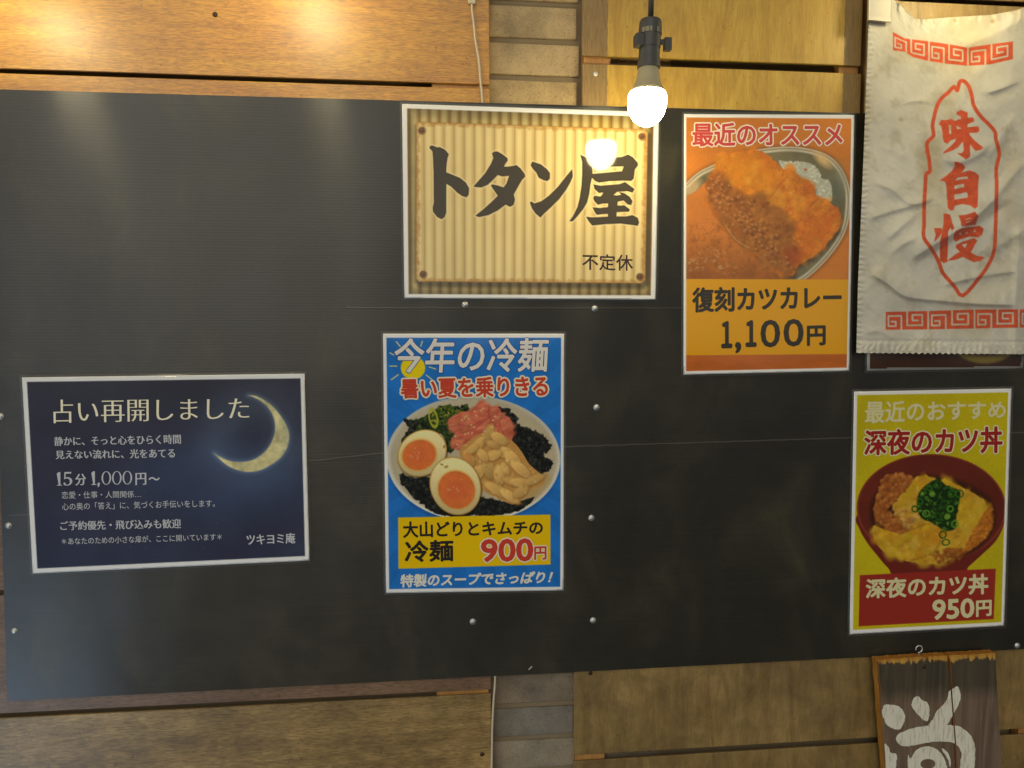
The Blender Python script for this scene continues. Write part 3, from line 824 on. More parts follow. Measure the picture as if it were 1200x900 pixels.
# ---- 3. cold noodle poster -------------------------------------------------------
def noodle_poster():
    rng = np.random.default_rng(11)
    p = Poster([(448.9, 391), (661.1, 391), (660.4, 691.8), (452.4, 695)],
               'portrait blue poster of a white bowl of cold noodles with two egg halves', bulge=(.001, .001, .0015, .0015, .0004))
    q = [(452.8, 395.8), (657.6, 395.8), (656.6, 687.6), (456, 690.4)]
    C = Canvas(448.5, 390.5, 661.5, 695.5, 1.6, (30, 112, 196))
    X, Y = C.X, C.Y
    blue = np.array((34, 114, 192)) * (0.92 + 0.16 * fbm(X * .02, Y * .02, 2))[..., None]
    ray = 0.5 + 0.5 * np.cos(np.arctan2(Y - 540, X - 555) * 24)
    C.C[:] = (blue * (1 + .05 * (ray > .5))[..., None]) / 255
    # sun
    C.put(ell(X, Y, 484, 431, 14.3, 13.6), (240, 214, 20), 1.2)
    for (a, b, c, d) in ((464.5, 400.5, 469.5, 406.5), (457, 413.5, 461.5, 416), (457, 429, 465, 429), (458.5, 445, 467, 439), (495, 399.8, 493, 405.8), (503, 430, 510.5, 432.5), (499.5, 439.5, 506.5, 445)):
        C.line([(a, b), (c, d)], 1.1, (236, 222, 120))
    # bowl
    ox, oy, sc = 450, 450, 5.624
    bowl = ell(X, Y, 554.8, 537.5, 102, 73.5, 0.02)
    C.put(ell(X, Y, 555, 540.5, 101.8, 73.5, .02), (14, 60, 130), 5, .45)
    rimc = np.array((226, 220, 200)) * (0.86 + .2 * np.clip((Y - 470) / 140, 0, 1))[..., None]
    C.put(bowl, rimc, 1.0)
    C.put(bowl + 3.2, np.array((206, 192, 158)) * (0.86 + .16 * fbm(X * .02, Y * .03, 4))[..., None], 3.0)
    inn = ell(X, Y, 556, 540, 93, 65, 0.03)
    C.put(inn, np.array((196, 180, 142)) * np.ones(X.shape + (1,)), 8, .8)
    # noodles / broth hints at rim
    C.put(np.maximum(ell(X, Y, 622, 568, 24, 30, -.5), inn), (196, 148, 70), 8, .6)
    # seaweed, several heaps
    def wobble(poly, amp, seed):
        pp = smooth_path(poly, 6, True); r2 = np.random.default_rng(seed)
        return [(a + r2.normal() * amp, b + r2.normal() * amp) for a, b in pp]
    nori = [(20, 20, 20), (34, 36, 34), (46, 46, 40), (26, 30, 30), (54, 56, 50)]
    green = [(40, 60, 24), (58, 78, 30), (30, 44, 22), (80, 96, 36), (46, 66, 34)]
    k1 = wobble(zp([(110, 590), (200, 620), (330, 620), (620, 740), (850, 780), (995, 745), (900, 830), (780, 860), (560, 870), (380, 865), (260, 800), (170, 720), (110, 640)], ox, oy, sc), .8, 1)
    k2 = wobble(zp([(750, 160), (830, 165), (830, 195), (880, 215), (880, 260), (960, 300), (1060, 350), (1085, 380), (1090, 440), (1050, 450), (1060, 480), (1105, 510), (1100, 560), (1040, 590), (980, 580), (880, 440), (820, 330), (780, 210)], ox, oy, sc), .8, 2)
    k3 = wobble(zp([(130, 235), (190, 240), (240, 225), (330, 180), (400, 140), (520, 165), (500, 150), (530, 135), (560, 160), (540, 200), (470, 300), (460, 430), (400, 440), (380, 330), (180, 330), (130, 400), (118, 370), (170, 290), (150, 260)], ox, oy, sc), .7, 3)
    for kk, cols in ((k2, nori), (k1, nori), (k3, green)):
        C.poly(kk, (28, 32, 28), 1.0)
        C.heap(kk, 420, .8, 2.6, cols, rng, (.35, 1), light=1.5, dark=.5, op=.9)
    C.heap(zp([(130, 235), (190, 240), (230, 250), (180, 330), (130, 400), (118, 370), (170, 290)], ox, oy, sc), 90, .8, 2.2, nori, rng, light=1.6, dark=.5)
    C.heap(zp([(330, 180), (400, 140), (500, 165), (520, 190), (380, 260), (300, 250)], ox, oy, sc), 70, 1, 3, [(110, 122, 30), (90, 110, 34), (60, 84, 30), (150, 150, 50)], rng, (.25, .6), light=1.3, dark=.6)
    # green onion ring
    a = ell(X, Y, ox + 325 / sc, oy + 225 / sc, 4.6, 10.2, -.2)
    C.put(np.abs(a) - .9, (176, 176, 52), 1.0)
    # chicken char siu, pink
    pk = zp([(425, 235), (470, 205), (560, 175), (600, 145), (635, 112), (660, 130), (690, 148), (750, 150), (780, 195), (830, 225), (850, 280), (845, 360), (830, 400), (700, 330), (600, 400), (520, 440), (450, 410), (440, 370), (470, 330), (430, 290)], ox, oy, sc)
    C.poly(smooth_path(pk, 4, True), (206, 104, 84), 1.0)
    C.heap(pk, 260, 2, 5.5, [(218, 116, 80), (226, 128, 88), (200, 98, 70), (208, 102, 78), (232, 142, 100)], rng, (.3, .7), rot=-.35, light=1.08, dark=.86, soft=2.4, op=.75)
    for L in ([(430, 285), (500, 270), (580, 275), (660, 230)], [(470, 330), (560, 310), (640, 260), (720, 200)], [(690, 150), (700, 230), (760, 300)], [(780, 200), (760, 260), (790, 330)]):
        C.line(smooth_path(zp(L, ox, oy, sc), 5), 1.2, (160, 66, 60), 1.5, .6)
    # menma / chicken slices, pale
    mk = zp([(690, 265), (720, 300), (740, 320), (850, 380), (910, 450), (960, 530), (1050, 610), (1045, 660), (950, 700), (930, 740), (860, 790), (820, 785), (700, 730), (590, 665), (550, 640), (535, 560), (500, 470), (510, 420), (600, 345), (650, 320)], ox, oy, sc)
    C.poly(smooth_path(mk, 4, True), (204, 150, 78), 1.0)
    slices = [((560, 490), 48, 30, 1.1), ((620, 400), 60, 30, -.9), ((690, 330), 60, 26, -1.2), ((760, 360), 56, 34, .6), ((600, 600), 75, 42, -.8), ((690, 560), 62, 38, 1.3),
              ((760, 600), 60, 36, 1.5), ((790, 450), 60, 36, .2), ((850, 500), 70, 40, .9), ((900, 560), 76, 34, .7), ((720, 470), 50, 32, -.4), ((650, 470), 46, 28, .9), ((840, 640), 60, 30, .5),
              ((900, 650), 66, 30, .1), ((990, 630), 64, 26, -.4), ((750, 700), 90, 32, .5), ((830, 740), 70, 30, .6), ((900, 710), 50, 32, -.6), ((580, 430), 40, 26, -.6), ((720, 400), 40, 24, .4), ((800, 560), 40, 22, 1.1)]
    for (cxy, rx, ry, ro) in slices:
        x, y = zp([cxy], ox, oy, sc)[0]
        C.lump(x + .7, y + 1.0, rx / sc * 1.2, ry / sc * 1.1, ro, (160, 104, 48), 1, .9, 2.4, .7)
        C.lump(x, y, rx / sc * 1.15, ry / sc * 1.02, ro, np.array((242, 192, 108)) * rng.uniform(.9, 1.06), 1.12, .78, 1.8, .95)
    C.heap(mk, 150, .8, 1.8, [(236, 196, 126), (206, 152, 80), (220, 170, 96), (244, 212, 146)], rng, (.35, .8), light=1.05, dark=.85, soft=1.6, op=.6)
    C.lump(*zp([(556, 490)], ox, oy, sc)[0], 4.5, 8, -.5, (222, 150, 80), 1.05, .9, 3, .8)
    # eggs
    for (cx, cy, rx, ry, ro, yx, yy, yr, yr2, yro) in ((251, 455, 172, 146, -.65, 232, 468, 112, 98, -.35), (470, 672, 196, 166, 1.2, 478, 698, 126, 118, 1.0)):
        x, y = zp([(cx, cy)], ox, oy, sc)[0]
        d = ell(X, Y, x, y, rx / sc, ry / sc, ro)
        C.put(ell(X, Y, x + 1, y + 1.6, rx / sc, ry / sc, ro), (30, 24, 14), 3, .7)
        C.put(d, (188, 140, 62), 1.0)
        C.put(d + 1.0, np.array((232, 210, 146)) * (1.02 - .12 * np.clip((Y - y) / 25, -1, 1))[..., None], 1.6)
        x2, y2 = zp([(yx, yy)], ox, oy, sc)[0]
        dy = ell(X, Y, x2, y2, yr / sc, yr2 / sc, yro)
        C.put(dy - 1.2, (232, 170, 60), 3, .8)
        C.put(dy, np.array((226, 118, 58)) * (0.96 + .12 * fbm(X * .15, Y * .15, 4))[..., None], 1.6)
        C.put(dy + 9, (228, 106, 62), 9, .6)
        for _ in range(9):
            C.lump(x2 - 3 + rng.normal() * 4, y2 - 1 + rng.normal() * 3.4, 1.2, .6, rng.uniform(-1.2, .2), (246, 176, 120), op=.85)
    C.lump(*zp([(410, 545)], ox, oy, sc)[0], 2.6, 1.5, -.4, (196, 160, 90)); C.lump(*zp([(380, 530)], ox, oy, sc)[0], 2, 1.2, .4, (190, 160, 96))
    C.lump(*zp([(398, 410)], ox, oy, sc)[0], 1.4, 2.6, .4, (186, 158, 92))
    # sesame
    for (a, b) in ((515, 240), (545, 215), (560, 230), (600, 180), (610, 210), (655, 160), (575, 270), (595, 285), (535, 330), (555, 325), (485, 400), (735, 215), (720, 240), (715, 285), (530, 225), (580, 325), (640, 175), (470, 345)):
        x, y = zp([(a, b)], ox, oy, sc)[0]; C.lump(x, y, 1.6, .8, rng.uniform(-1.6, 1), (248, 196, 130))
    C.grain(.025)
    # yellow price panel
    C.poly([(466.5, 606.5), (645, 603), (645.2, 661.5), (467, 666.5)], (240, 196, 8), 1.0)
    p.frame(C, q)
    C.mesh('printed_picture', lambda a, b: p.P(a, b, .0011), p.e, M_vprint, 1.0, keep=p.keep(X, Y))
    ou = (238, 226, 192)
    p.text('今年の冷麺', [(462.5, 397), (642.5, 396.5), (463.5, 436.5), (644.5, 435)], (228, 222, 210), .0014, bold=.8, outline=(22, 60, 130), ow=.7, shear=.12)
    p.text('暑い夏を乗りきる', [(469.5, 444.5), (641.5, 440.5), (470.5, 466.5), (641.5, 464)], (204, 70, 48), .0021, bold=.7, outline=ou, ow=1.8)
    p.text('大山どりとキムチの', [(472.5, 611.5), (635.5, 610.5), (473, 630), (635.8, 626)], (44, 40, 36), .0014, bold=.55)
    p.text('冷麺', [(475, 634.5), (530.5, 633), (475, 658.5), (530.8, 657)], (44, 40, 36), .0014, bold=.8)
    p.text('900', [(564.5, 633), (624, 631.5), (564.5, 658), (624, 656.8)], (206, 66, 50), .0014, bold=1.1, outline=ou, ow=1.5, name='price')
    p.text('円', [(626.5, 641), (640, 640.5), (626.5, 655.8), (640, 655.3)], (206, 66, 50), .0014, bold=.5, outline=ou, ow=1.3, name='price')
    p.text('特製のスープでさっぱり！', [(469.5, 673.5), (648, 669.5), (470, 688), (645, 683)], (232, 228, 208), .0014, bold=.55, shear=.08)
noodle_poster()

# ---- 4. curry poster -------------------------------------------------------------
def curry_poster():
    rng = np.random.default_rng(21)
    p = Poster([(801.7, 133.6), (1001.2, 134.7), (995.3, 434.6), (801, 439)],
               'portrait orange poster of a pork cutlet curry on an oval metal plate', bulge=(.001, .0015, .0015, .001, .0004))
    q = [(804.2, 137.6), (997.8, 139), (992.3, 430.8), (804, 435)]
    ox, oy, sc = 800, 160, 5.295
    C = Canvas(800.5, 133, 1001.5, 439.5, 1.6, (206, 118, 44))
    X, Y = C.X, C.Y
    C.C[:] = np.array((208, 124, 40)) * (0.9 + .2 * fbm(X * .015, Y * .02, 4))[..., None] / 255
    # plate
    plate = smooth_path(zp([(-60, 380), (20, 290), (100, 220), (200, 170), (330, 105), (480, 78), (640, 62), (780, 75), (900, 115), (980, 190), (1030, 300), (1040, 420), (1020, 560), (960, 680), (860, 800), (740, 900), (600, 960), (200, 1020), (-60, 900)], ox, oy, sc), 5, True)
    d = sdf(X, Y, plate)
    C.put(d - 2, (120, 74, 34), 5, .6)
    C.put(d, (206, 196, 168), 1.0)
    C.put(d + 1.6, np.array((150, 132, 98)) * np.ones(X.shape + (1,)), 1.4)
    C.put(d + 3.2, np.array((222, 210, 180)) * (.86 + .2 * fbm(X * .03, Y * .03, 6))[..., None], 1.6)
    C.put(d + 5.5, np.array((112, 104, 74)) * (.8 + .5 * fbm(X * .03, Y * .05, 7))[..., None], 2.4)
    C.put(ell(X, Y, *zp([(870, 145)], ox, oy, sc)[0], 12, 5, .7), (232, 190, 124), 6, .9)
    C.put(ell(X, Y, *zp([(985, 270)], ox, oy, sc)[0], 5, 18, -.15), (150, 150, 122), 8, .6)
    C.put(ell(X, Y, *zp([(920, 330)], ox, oy, sc)[0], 12, 16, .0), (108, 116, 96), 10, .5)
    C.put(ell(X, Y, *zp([(60, 320)], ox, oy, sc)[0], 7, 12, .8), (226, 190, 140), 6, .7)
    # rice
    rice = zp([(600, 150), (660, 160), (720, 155), (800, 170), (850, 220), (860, 262), (905, 270), (925, 320), (920, 400), (850, 420), (780, 330), (700, 240), (620, 200)], ox, oy, sc)
    C.poly(smooth_path(rice, 4, True), (186, 184, 156), 1.2)
    C.heap(rice, 300, 1.0, 1.9, [(214, 212, 190), (204, 202, 178), (220, 218, 198), (194, 192, 166)], rng, (.45, .7), light=1.03, dark=.93, soft=1.2, op=.8)
    C.lump(*zp([(762, 205)], ox, oy, sc)[0], 1.8, 1.4, 0, (196, 110, 50))
    # curry sauce pool
    sauce = smooth_path(zp([(10, 390), (90, 335), (150, 290), (200, 420), (270, 560), (400, 690), (520, 780), (640, 870), (700, 960), (300, 1100), (-40, 1000), (-40, 500)], ox, oy, sc), 5, True)
    sc_c = np.array((210, 126, 50)) * (.92 + .2 * fbm(X * .03, Y * .03, 9))[..., None]
    low = np.clip((Y - 270) / 50, 0, 1)[..., None]
    sc_c = sc_c * (1 - low) + np.array((168, 98, 34)) * (.85 + .3 * fbm(X * .1, Y * .1, 10))[..., None] * low
    C.poly(sauce, (190, 100, 40), 1.2)
    dS = sdf(X, Y, sauce); C.put(dS, sc_c, 1.4)
    for _ in range(70):
        x, y = rng.normal(833, 20), rng.normal(307, 9)
        if y < 323 and x > 806 and x < 900: C.lump(x, y, rng.uniform(.6, 2.6), rng.uniform(.4, .9), rng.uniform(-.6, .8), (212, 180, 126), op=rng.uniform(.2, .75), soft=1.3)
    for _ in range(140):
        x, y = rng.uniform(806, 905), rng.uniform(262, 324)
        if sdf(np.array([x]), np.array([y]), sauce)[0] < -1: C.lump(x, y, rng.uniform(1, 4), rng.uniform(.6, 1.6), rng.uniform(0, 3), (146, 84, 28), op=.3, soft=2)
    # cutlet
    cut = zp([(200, 200), (215, 150), (260, 105), (380, 85), (470, 85), (540, 120), (590, 170), (625, 200), (690, 210), (720, 245), (800, 290), (830, 360), (900, 400), (955, 440), (982, 490), (970, 560), (930, 630), (850, 710), (770, 770), (700, 810), (690, 860), (600, 850), (500, 770), (400, 690), (290, 590), (200, 470), (160, 370), (150, 300), (180, 230)], ox, oy, sc)
    cut = [(a + rng.normal() * .7, b + rng.normal() * .7) for a, b in smooth_path(cut, 5, True)]
    C.poly([(a + 2, b + 4) for a, b in cut], (60, 40, 20), 5, .55)
    C.poly(cut, (212, 118, 28), 1.0)
    C.heap(cut, 420, 3, 7, [(222, 128, 30), (230, 140, 34), (212, 114, 28), (226, 130, 36), (236, 150, 36), (206, 106, 28)], rng, (.5, 1), light=1.05, dark=.92, soft=4, op=.6)
    C.heap(cut, 900, .7, 1.6, [(222, 128, 30), (234, 148, 40), (208, 108, 28), (240, 164, 56), (196, 96, 28)], rng, (.5, 1), light=1.08, dark=.88, soft=1.4, op=.5)
    up_ = sdf(X, Y, zp([(220, 190), (300, 130), (420, 120), (560, 220), (600, 290), (480, 350), (330, 310), (240, 230)], ox, oy, sc))
    C.put(up_, (240, 158, 24), 14, .5)
    C.put(ell(X, Y, *zp([(560, 400)], ox, oy, sc)[0], 16, 10, .3), (208, 150, 40), 10, .45)
    C.put(ell(X, Y, *zp([(860, 560)], ox, oy, sc)[0], 16, 16, .3), (220, 112, 26), 10, .5)
    # meaty sauce over the cutlet
    ms = zp([(160, 260), (200, 225), (260, 240), (300, 300), (380, 370), (440, 380), (480, 350), (520, 410), (600, 460), (640, 480), (680, 550), (680, 620), (720, 700), (690, 760), (700, 830), (640, 870), (560, 820), (480, 750), (400, 690), (290, 590), (200, 470), (150, 370)], ox, oy, sc)
    C.poly([(a + rng.normal() * .8, b + rng.normal() * .8) for a, b in smooth_path(ms, 5, True)], (168, 98, 32), 9.0, .8)
    C.heap(ms, 130, 4, 8, [(164, 100, 36), (176, 110, 42), (150, 90, 34), (186, 118, 46)], rng, (.45, 1), light=1.08, dark=.88, soft=5, op=.6)
    C.heap(ms, 300, 1.2, 3.4, [(172, 104, 36), (184, 118, 46), (158, 92, 34), (196, 130, 54), (144, 82, 32), (176, 108, 42)], rng, (.4, 1), light=1.18, dark=.76, soft=2.0, op=.7)
    for _ in range(90):
        b0 = ms[rng.integers(len(ms))]; x = 858 + rng.normal() * 22; y = 250 + rng.normal() * 24
        if sdf(np.array([x]), np.array([y]), ms)[0] < -1.5: C.lump(x, y, rng.uniform(.5, 1.2), .5, rng.uniform(0, 3), (224, 170, 120), op=.6)
    C.heap(zp([(150, 300), (230, 240), (250, 330), (230, 440), (180, 420)], ox, oy, sc), 16, 1.2, 2.6, [(176, 108, 54), (196, 130, 74)], rng, light=1.25, dark=.7)
    C.put(ell(X, Y, *zp([(690, 740)], ox, oy, sc)[0], 12, 10, .4), (168, 70, 26), 8, .6)
    for _ in range(60):
        t_ = rng.uniform(0, 1); x = 838 + t_ * 76 + rng.normal() * 8; y = 212 + t_ * 92 + rng.normal() * 6
        if sdf(np.array([x]), np.array([y]), ms)[0] < -1:
            r_ = rng.uniform(1.6, 3.4); C.lump(x + .7, y + 1.1, r_, r_ * .7, .7, (104, 56, 22), 1, .9, 1.6, .55); C.lump(x, y, r_, r_ * .65, .7, (182, 114, 52), 1.25, .75, 1.4, .8); C.lump(x - .6, y - .7, .7, .5, 0, (232, 190, 140), op=.6)
    for _ in range(26):
        t_ = rng.uniform(0, 1); x = 858 + t_ * 92 + rng.normal() * 14; y = 190 + t_ * 60 + rng.normal() * 10
        if sdf(np.array([x]), np.array([y]), cut)[0] < -3 and sdf(np.array([x]), np.array([y]), ms)[0] > 2: C.lump(x, y, rng.uniform(3, 6), rng.uniform(2, 4), rng.uniform(0, 3), (244, 172, 56), 1.02, .98, 5, .45)
    # creases between the slices
    C.line(smooth_path(zp([(650, 250), (600, 300), (545, 380)], ox, oy, sc), 5), 1.2, (150, 76, 28), 2.5, .4)
    C.line(smooth_path(zp([(840, 385), (790, 430)], ox, oy, sc), 5), 1.5, (130, 66, 40), 2.5, .45)
    rim = smooth_path(zp([(265, 550), (330, 640), (410, 690)], ox, oy, sc), 6); C.line(rim, 1.0, (214, 176, 120), 1.2, .7)
    C.grain(.03)
    # lower yellow panel, orange foot
    C.poly([(803, 327), (1000, 327.5), (996, 415), (803, 416.5)], (232, 164, 0), 1.0)
    foot = sdf(X, Y, [(800, 416.5), (1000, 414.8), (1000, 440), (800, 440)])
    C.put(foot, np.array((196, 104, 40)) * (.9 + .2 * fbm(X * .03, Y * .1, 3))[..., None], 1.0)
    p.frame(C, q)
    C.mesh('printed_picture', lambda a, b: p.P(a, b, .0011), p.e, M_vprint, 1.0, keep=p.keep(X, Y))
    p.text('最近のオススメ', [(812, 144.5), (986.5, 144), (812, 171), (987, 171)], (208, 72, 62), .0014, bold=.7, outline=(244, 232, 210), ow=1.5)
    p.text('復刻カツカレー', [(812, 337.5), (985.5, 335), (812, 365.5), (985.5, 361.5)], (48, 44, 30), .0014, bold=.9)
    for ch_, x0_, x1_, y0_, y1_ in (('１', 846.5, 857, 377.5, 407), (',', 862.5, 867.5, 402, 413), ('１', 875, 885.5, 376.5, 405.5), ('０', 892.5, 913, 376, 406), ('０', 919.5, 940.5, 375, 405)):
        p.text(ch_, [(x0_, y0_), (x1_, y0_ - .2), (x0_, y1_), (x1_, y1_ - .3)], (48, 44, 30), .0014, bold=1.3, name='price')
    p.text('円', [(946.5, 382.5), (966.8, 382), (946.5, 404.5), (966.8, 403.8)], (48, 44, 30), .0014, bold=.9, name='price')
curry_poster()

# ---- 5. cutlet bowl poster -------------------------------------------------------
def katsu_poster():
    rng = np.random.default_rng(31)
    p = Poster([(1001, 459), (1185.3, 455.3), (1176.7, 733.3), (995.7, 743.3)],
               'portrait yellow poster of a cutlet rice bowl with green onions', bulge=(.001, .0025, .003, .0015, .0004), wave=.0007)
    q = [(1004.6, 463), (1181.5, 459.8), (1173.3, 729), (999.6, 738.2)]
    ox, oy, sc = 1000, 520, 5.626
    C = Canvas(995, 455, 1186, 743.5, 1.6, (206, 190, 20))
    X, Y = C.X, C.Y
    C.C[:] = np.array((202, 184, 24)) * (0.92 + .14 * fbm(X * .02, Y * .012, 4))[..., None] / 255
    # bowl body and rim
    body = smooth_path(zp([(25, 470), (40, 560), (90, 650), (160, 740), (230, 820), (300, 870), (700, 860), (760, 810), (860, 720), (940, 640), (990, 540), (1005, 430), (800, 300), (200, 300)], ox, oy, sc), 4, True)
    C.poly(body, (112, 40, 30), 1.0)
    dr = ell(X, Y, *zp([(515, 420)], ox, oy, sc)[0], 87.4, 62.5, 0.02)
    bowl = ell(X, Y, *zp([(515, 425)], ox, oy, sc)[0], 87.5, 63.5, 0.02)
    C.put(bowl, np.array((142, 62, 44)) * np.ones(X.shape + (1,)), 1.0)
    C.put(bowl + 1.4, np.array((104, 42, 30)) * (.9 + .25 * fbm(X * .02, Y * .03, 3))[..., None], 1.5)
    d2 = sdf(X, Y, smooth_path(zp([(130, 560), (110, 480), (120, 380), (180, 290), (300, 230), (500, 210), (700, 240), (860, 320), (930, 420), (930, 540), (860, 660), (740, 740), (560, 790), (400, 780), (240, 730), (160, 660)], ox, oy, sc), 4, True))
    C.put(d2, (64, 34, 20), 6, .9)
    # egg over rice
    egg = zp([(130, 545), (200, 560), (300, 590), (380, 560), (290, 470), (250, 400), (310, 340), (380, 260), (420, 215), (480, 205), (560, 240), (600, 232), (680, 270), (760, 310), (820, 345), (880, 400), (900, 470), (860, 560), (800, 640), (720, 720), (620, 770), (500, 800), (380, 780), (270, 750), (180, 690), (135, 620)], ox, oy, sc)
    egg = [(a + rng.normal() * .6, b + rng.normal() * .6) for a, b in smooth_path(egg, 4, True)]
    C.poly(egg, (206, 158, 36), 1.2)
    C.heap(egg, 500, 2.5, 7, [(214, 168, 40), (204, 150, 34), (222, 180, 60), (196, 136, 34), (226, 190, 84), (210, 172, 34)], rng, (.4, .9), light=1.08, dark=.88, soft=4.5, op=.55)
    C.heap(egg, 140, .8, 2.0, [(232, 204, 110), (176, 112, 34), (222, 176, 60)], rng, (.3, .8), light=1.1, dark=.85, soft=1.4, op=.55)
    C.put(ell(X, Y, *zp([(540, 610)], ox, oy, sc)[0], 22, 10, -.5), (206, 132, 30), 10, .5)
    C.put(ell(X, Y, *zp([(760, 460)], ox, oy, sc)[0], 20, 18, -.5), (214, 176, 40), 10, .5)
    C.heap(zp([(520, 720), (640, 690), (760, 700), (700, 770), (560, 790)], ox, oy, sc), 90, 1.2, 3, [(160, 88, 34), (176, 106, 40), (140, 74, 30)], rng, soft=2, op=.7)
    C.line(smooth_path(zp([(300, 595), (400, 560), (480, 530), (560, 540), (580, 620), (520, 720), (380, 770)], ox, oy, sc), 5), 1.6, (158, 96, 26), 2.4, .6)
    # cutlets
    for poly, cols in ((zp([(180, 280), (200, 225), (260, 200), (340, 205), (390, 235), (360, 290), (310, 340), (260, 400), (220, 440), (290, 480), (360, 500), (400, 530), (330, 590), (230, 570), (150, 520), (135, 440), (150, 360)], ox, oy, sc), [(170, 100, 44), (184, 114, 50), (156, 88, 40), (196, 128, 58), (144, 78, 36)]),
                       (zp([(905, 420), (920, 470), (910, 560), (870, 620), (790, 680), (740, 700), (770, 620), (830, 520), (870, 450)], ox, oy, sc), [(190, 116, 34), (176, 98, 30), (204, 130, 42)])):
        poly = smooth_path(poly, 4, True)
        C.poly(poly, (170, 92, 38), 1.4)
        C.heap(poly, 330, 1, 3, cols, rng, (.5, 1), light=1.15, dark=.8, soft=1.6, op=.75)
    C.heap(zp([(240, 400), (300, 420), (420, 460), (440, 520), (360, 560), (300, 500)], ox, oy, sc), 60, 1.5, 4, [(212, 158, 70), (222, 176, 84), (190, 120, 48)], rng, soft=2.4, op=.7)
    for L in ([(120, 420), (140, 500), (200, 555)], [(920, 450), (925, 540), (880, 630)]):
        C.line(smooth_path(zp(L, ox, oy, sc), 5), 2.2, (58, 30, 18), 3, .6)
    # green onions
    on = zp([(430, 330), (490, 265), (560, 235), (620, 280), (700, 310), (700, 370), (680, 470), (670, 560), (600, 570), (530, 525), (450, 490), (420, 420)], ox, oy, sc)
    C.poly(smooth_path(on, 4, True), (26, 52, 16), 2.0)
    C.heap(on, 170, 1, 3, [(44, 84, 26), (62, 108, 32), (32, 62, 22), (26, 48, 20), (88, 128, 44)], rng, (.4, .9), light=1.3, dark=.6, soft=1.1)
    rings = [(455, 330), (520, 330), (405, 430), (700, 330), (620, 480), (590, 600), (610, 650), (670, 530), (560, 270), (650, 330), (480, 460), (600, 400), (500, 290), (640, 430), (560, 480), (440, 380)]
    for i, (a, b) in enumerate(rings):
        x, y = zp([(a, b)], ox, oy, sc)[0]; r_ = rng.uniform(2.6, 4.4)
        dd = np.abs(ell(X, Y, x, y, r_, r_ * rng.uniform(.7, 1), rng.uniform(0, 3))) - .75
        C.put(dd, [(52, 104, 26), (96, 150, 40), (38, 84, 24)][i % 3], 1.0)
        if i in (1, 0, 4): C.put(ell(X, Y, x, y, r_ - .8, r_ * .6), (150, 186, 70), 1.5, .8)
    C.grain(.03)
    C.poly([(1022 - 14.5, 674), (1167, 666.3), (1164.5, 725.5), (1006.2, 734)], (156, 48, 36), 1.0)
    p.frame(C, q)
    C.mesh('printed_picture', lambda a, b: p.P(a, b, .0011), p.e, M_vprint, 1.0, keep=p.keep(X, Y))
    p.text('最近のおすすめ', [(1014.5, 470.5), (1178.5, 470), (1014, 496), (1178, 490)], (222, 214, 160), .0014, bold=.65)
    p.text('深夜のカツ丼', [(1014, 504.5), (1174, 500), (1013, 533), (1174, 530)], (160, 40, 36), .0014, bold=.9, outline=(232, 222, 178), ow=1.5)
    p.text('深夜のカツ丼', [(1015.5, 679), (1157.5, 672.5), (1015, 701), (1157.5, 695.5)], (222, 214, 160), .0014, bold=.8)
    p.text('950', [(1093.5, 703.5), (1141, 701.5), (1093, 726), (1141, 723)], (222, 214, 160), .0014, bold=.9, name='price')
    p.text('円', [(1144.5, 704.5), (1161.5, 703.5), (1144.5, 722.5), (1161.3, 721)], (222, 214, 160), .0014, bold=.7, name='price')
katsu_poster()

# ---- 6. poster mostly behind the cloth ------------------------------------------------
def hidden_poster():
    p = Poster([(1019, 129), (1207, 128), (1199, 431.5), (1016, 434.5)],
               'dark brown poster almost hidden behind the cotton banner, only its lower edge showing', bulge=(.001, .001, .001, .001, .0003), paper=mat('greyed_paper', S((170, 168, 158)), .3))
    C = Canvas(1018, 132, 1206, 432, .7, (74, 50, 34))
    X, Y = C.X, C.Y
    C.C[:] = np.array((70, 46, 34)) * (.8 + .4 * fbm(X * .02, Y * .02, 5))[..., None] / 255
    C.put(ell(X, Y, 1154, 380, 50, 46), (132, 112, 50), 3)
    C.put(ell(X, Y, 1154, 377, 46, 40), (100, 62, 32), 4)
    C.mesh('printed_picture', lambda a, b: p.P(a, b, .0011), p.e, M_vprint, 1.0, keep=sdf(X, Y, [(1021.5, 132), (1204, 131), (1196.5, 429), (1018.8, 431.5)]) < .8)
hidden_poster()

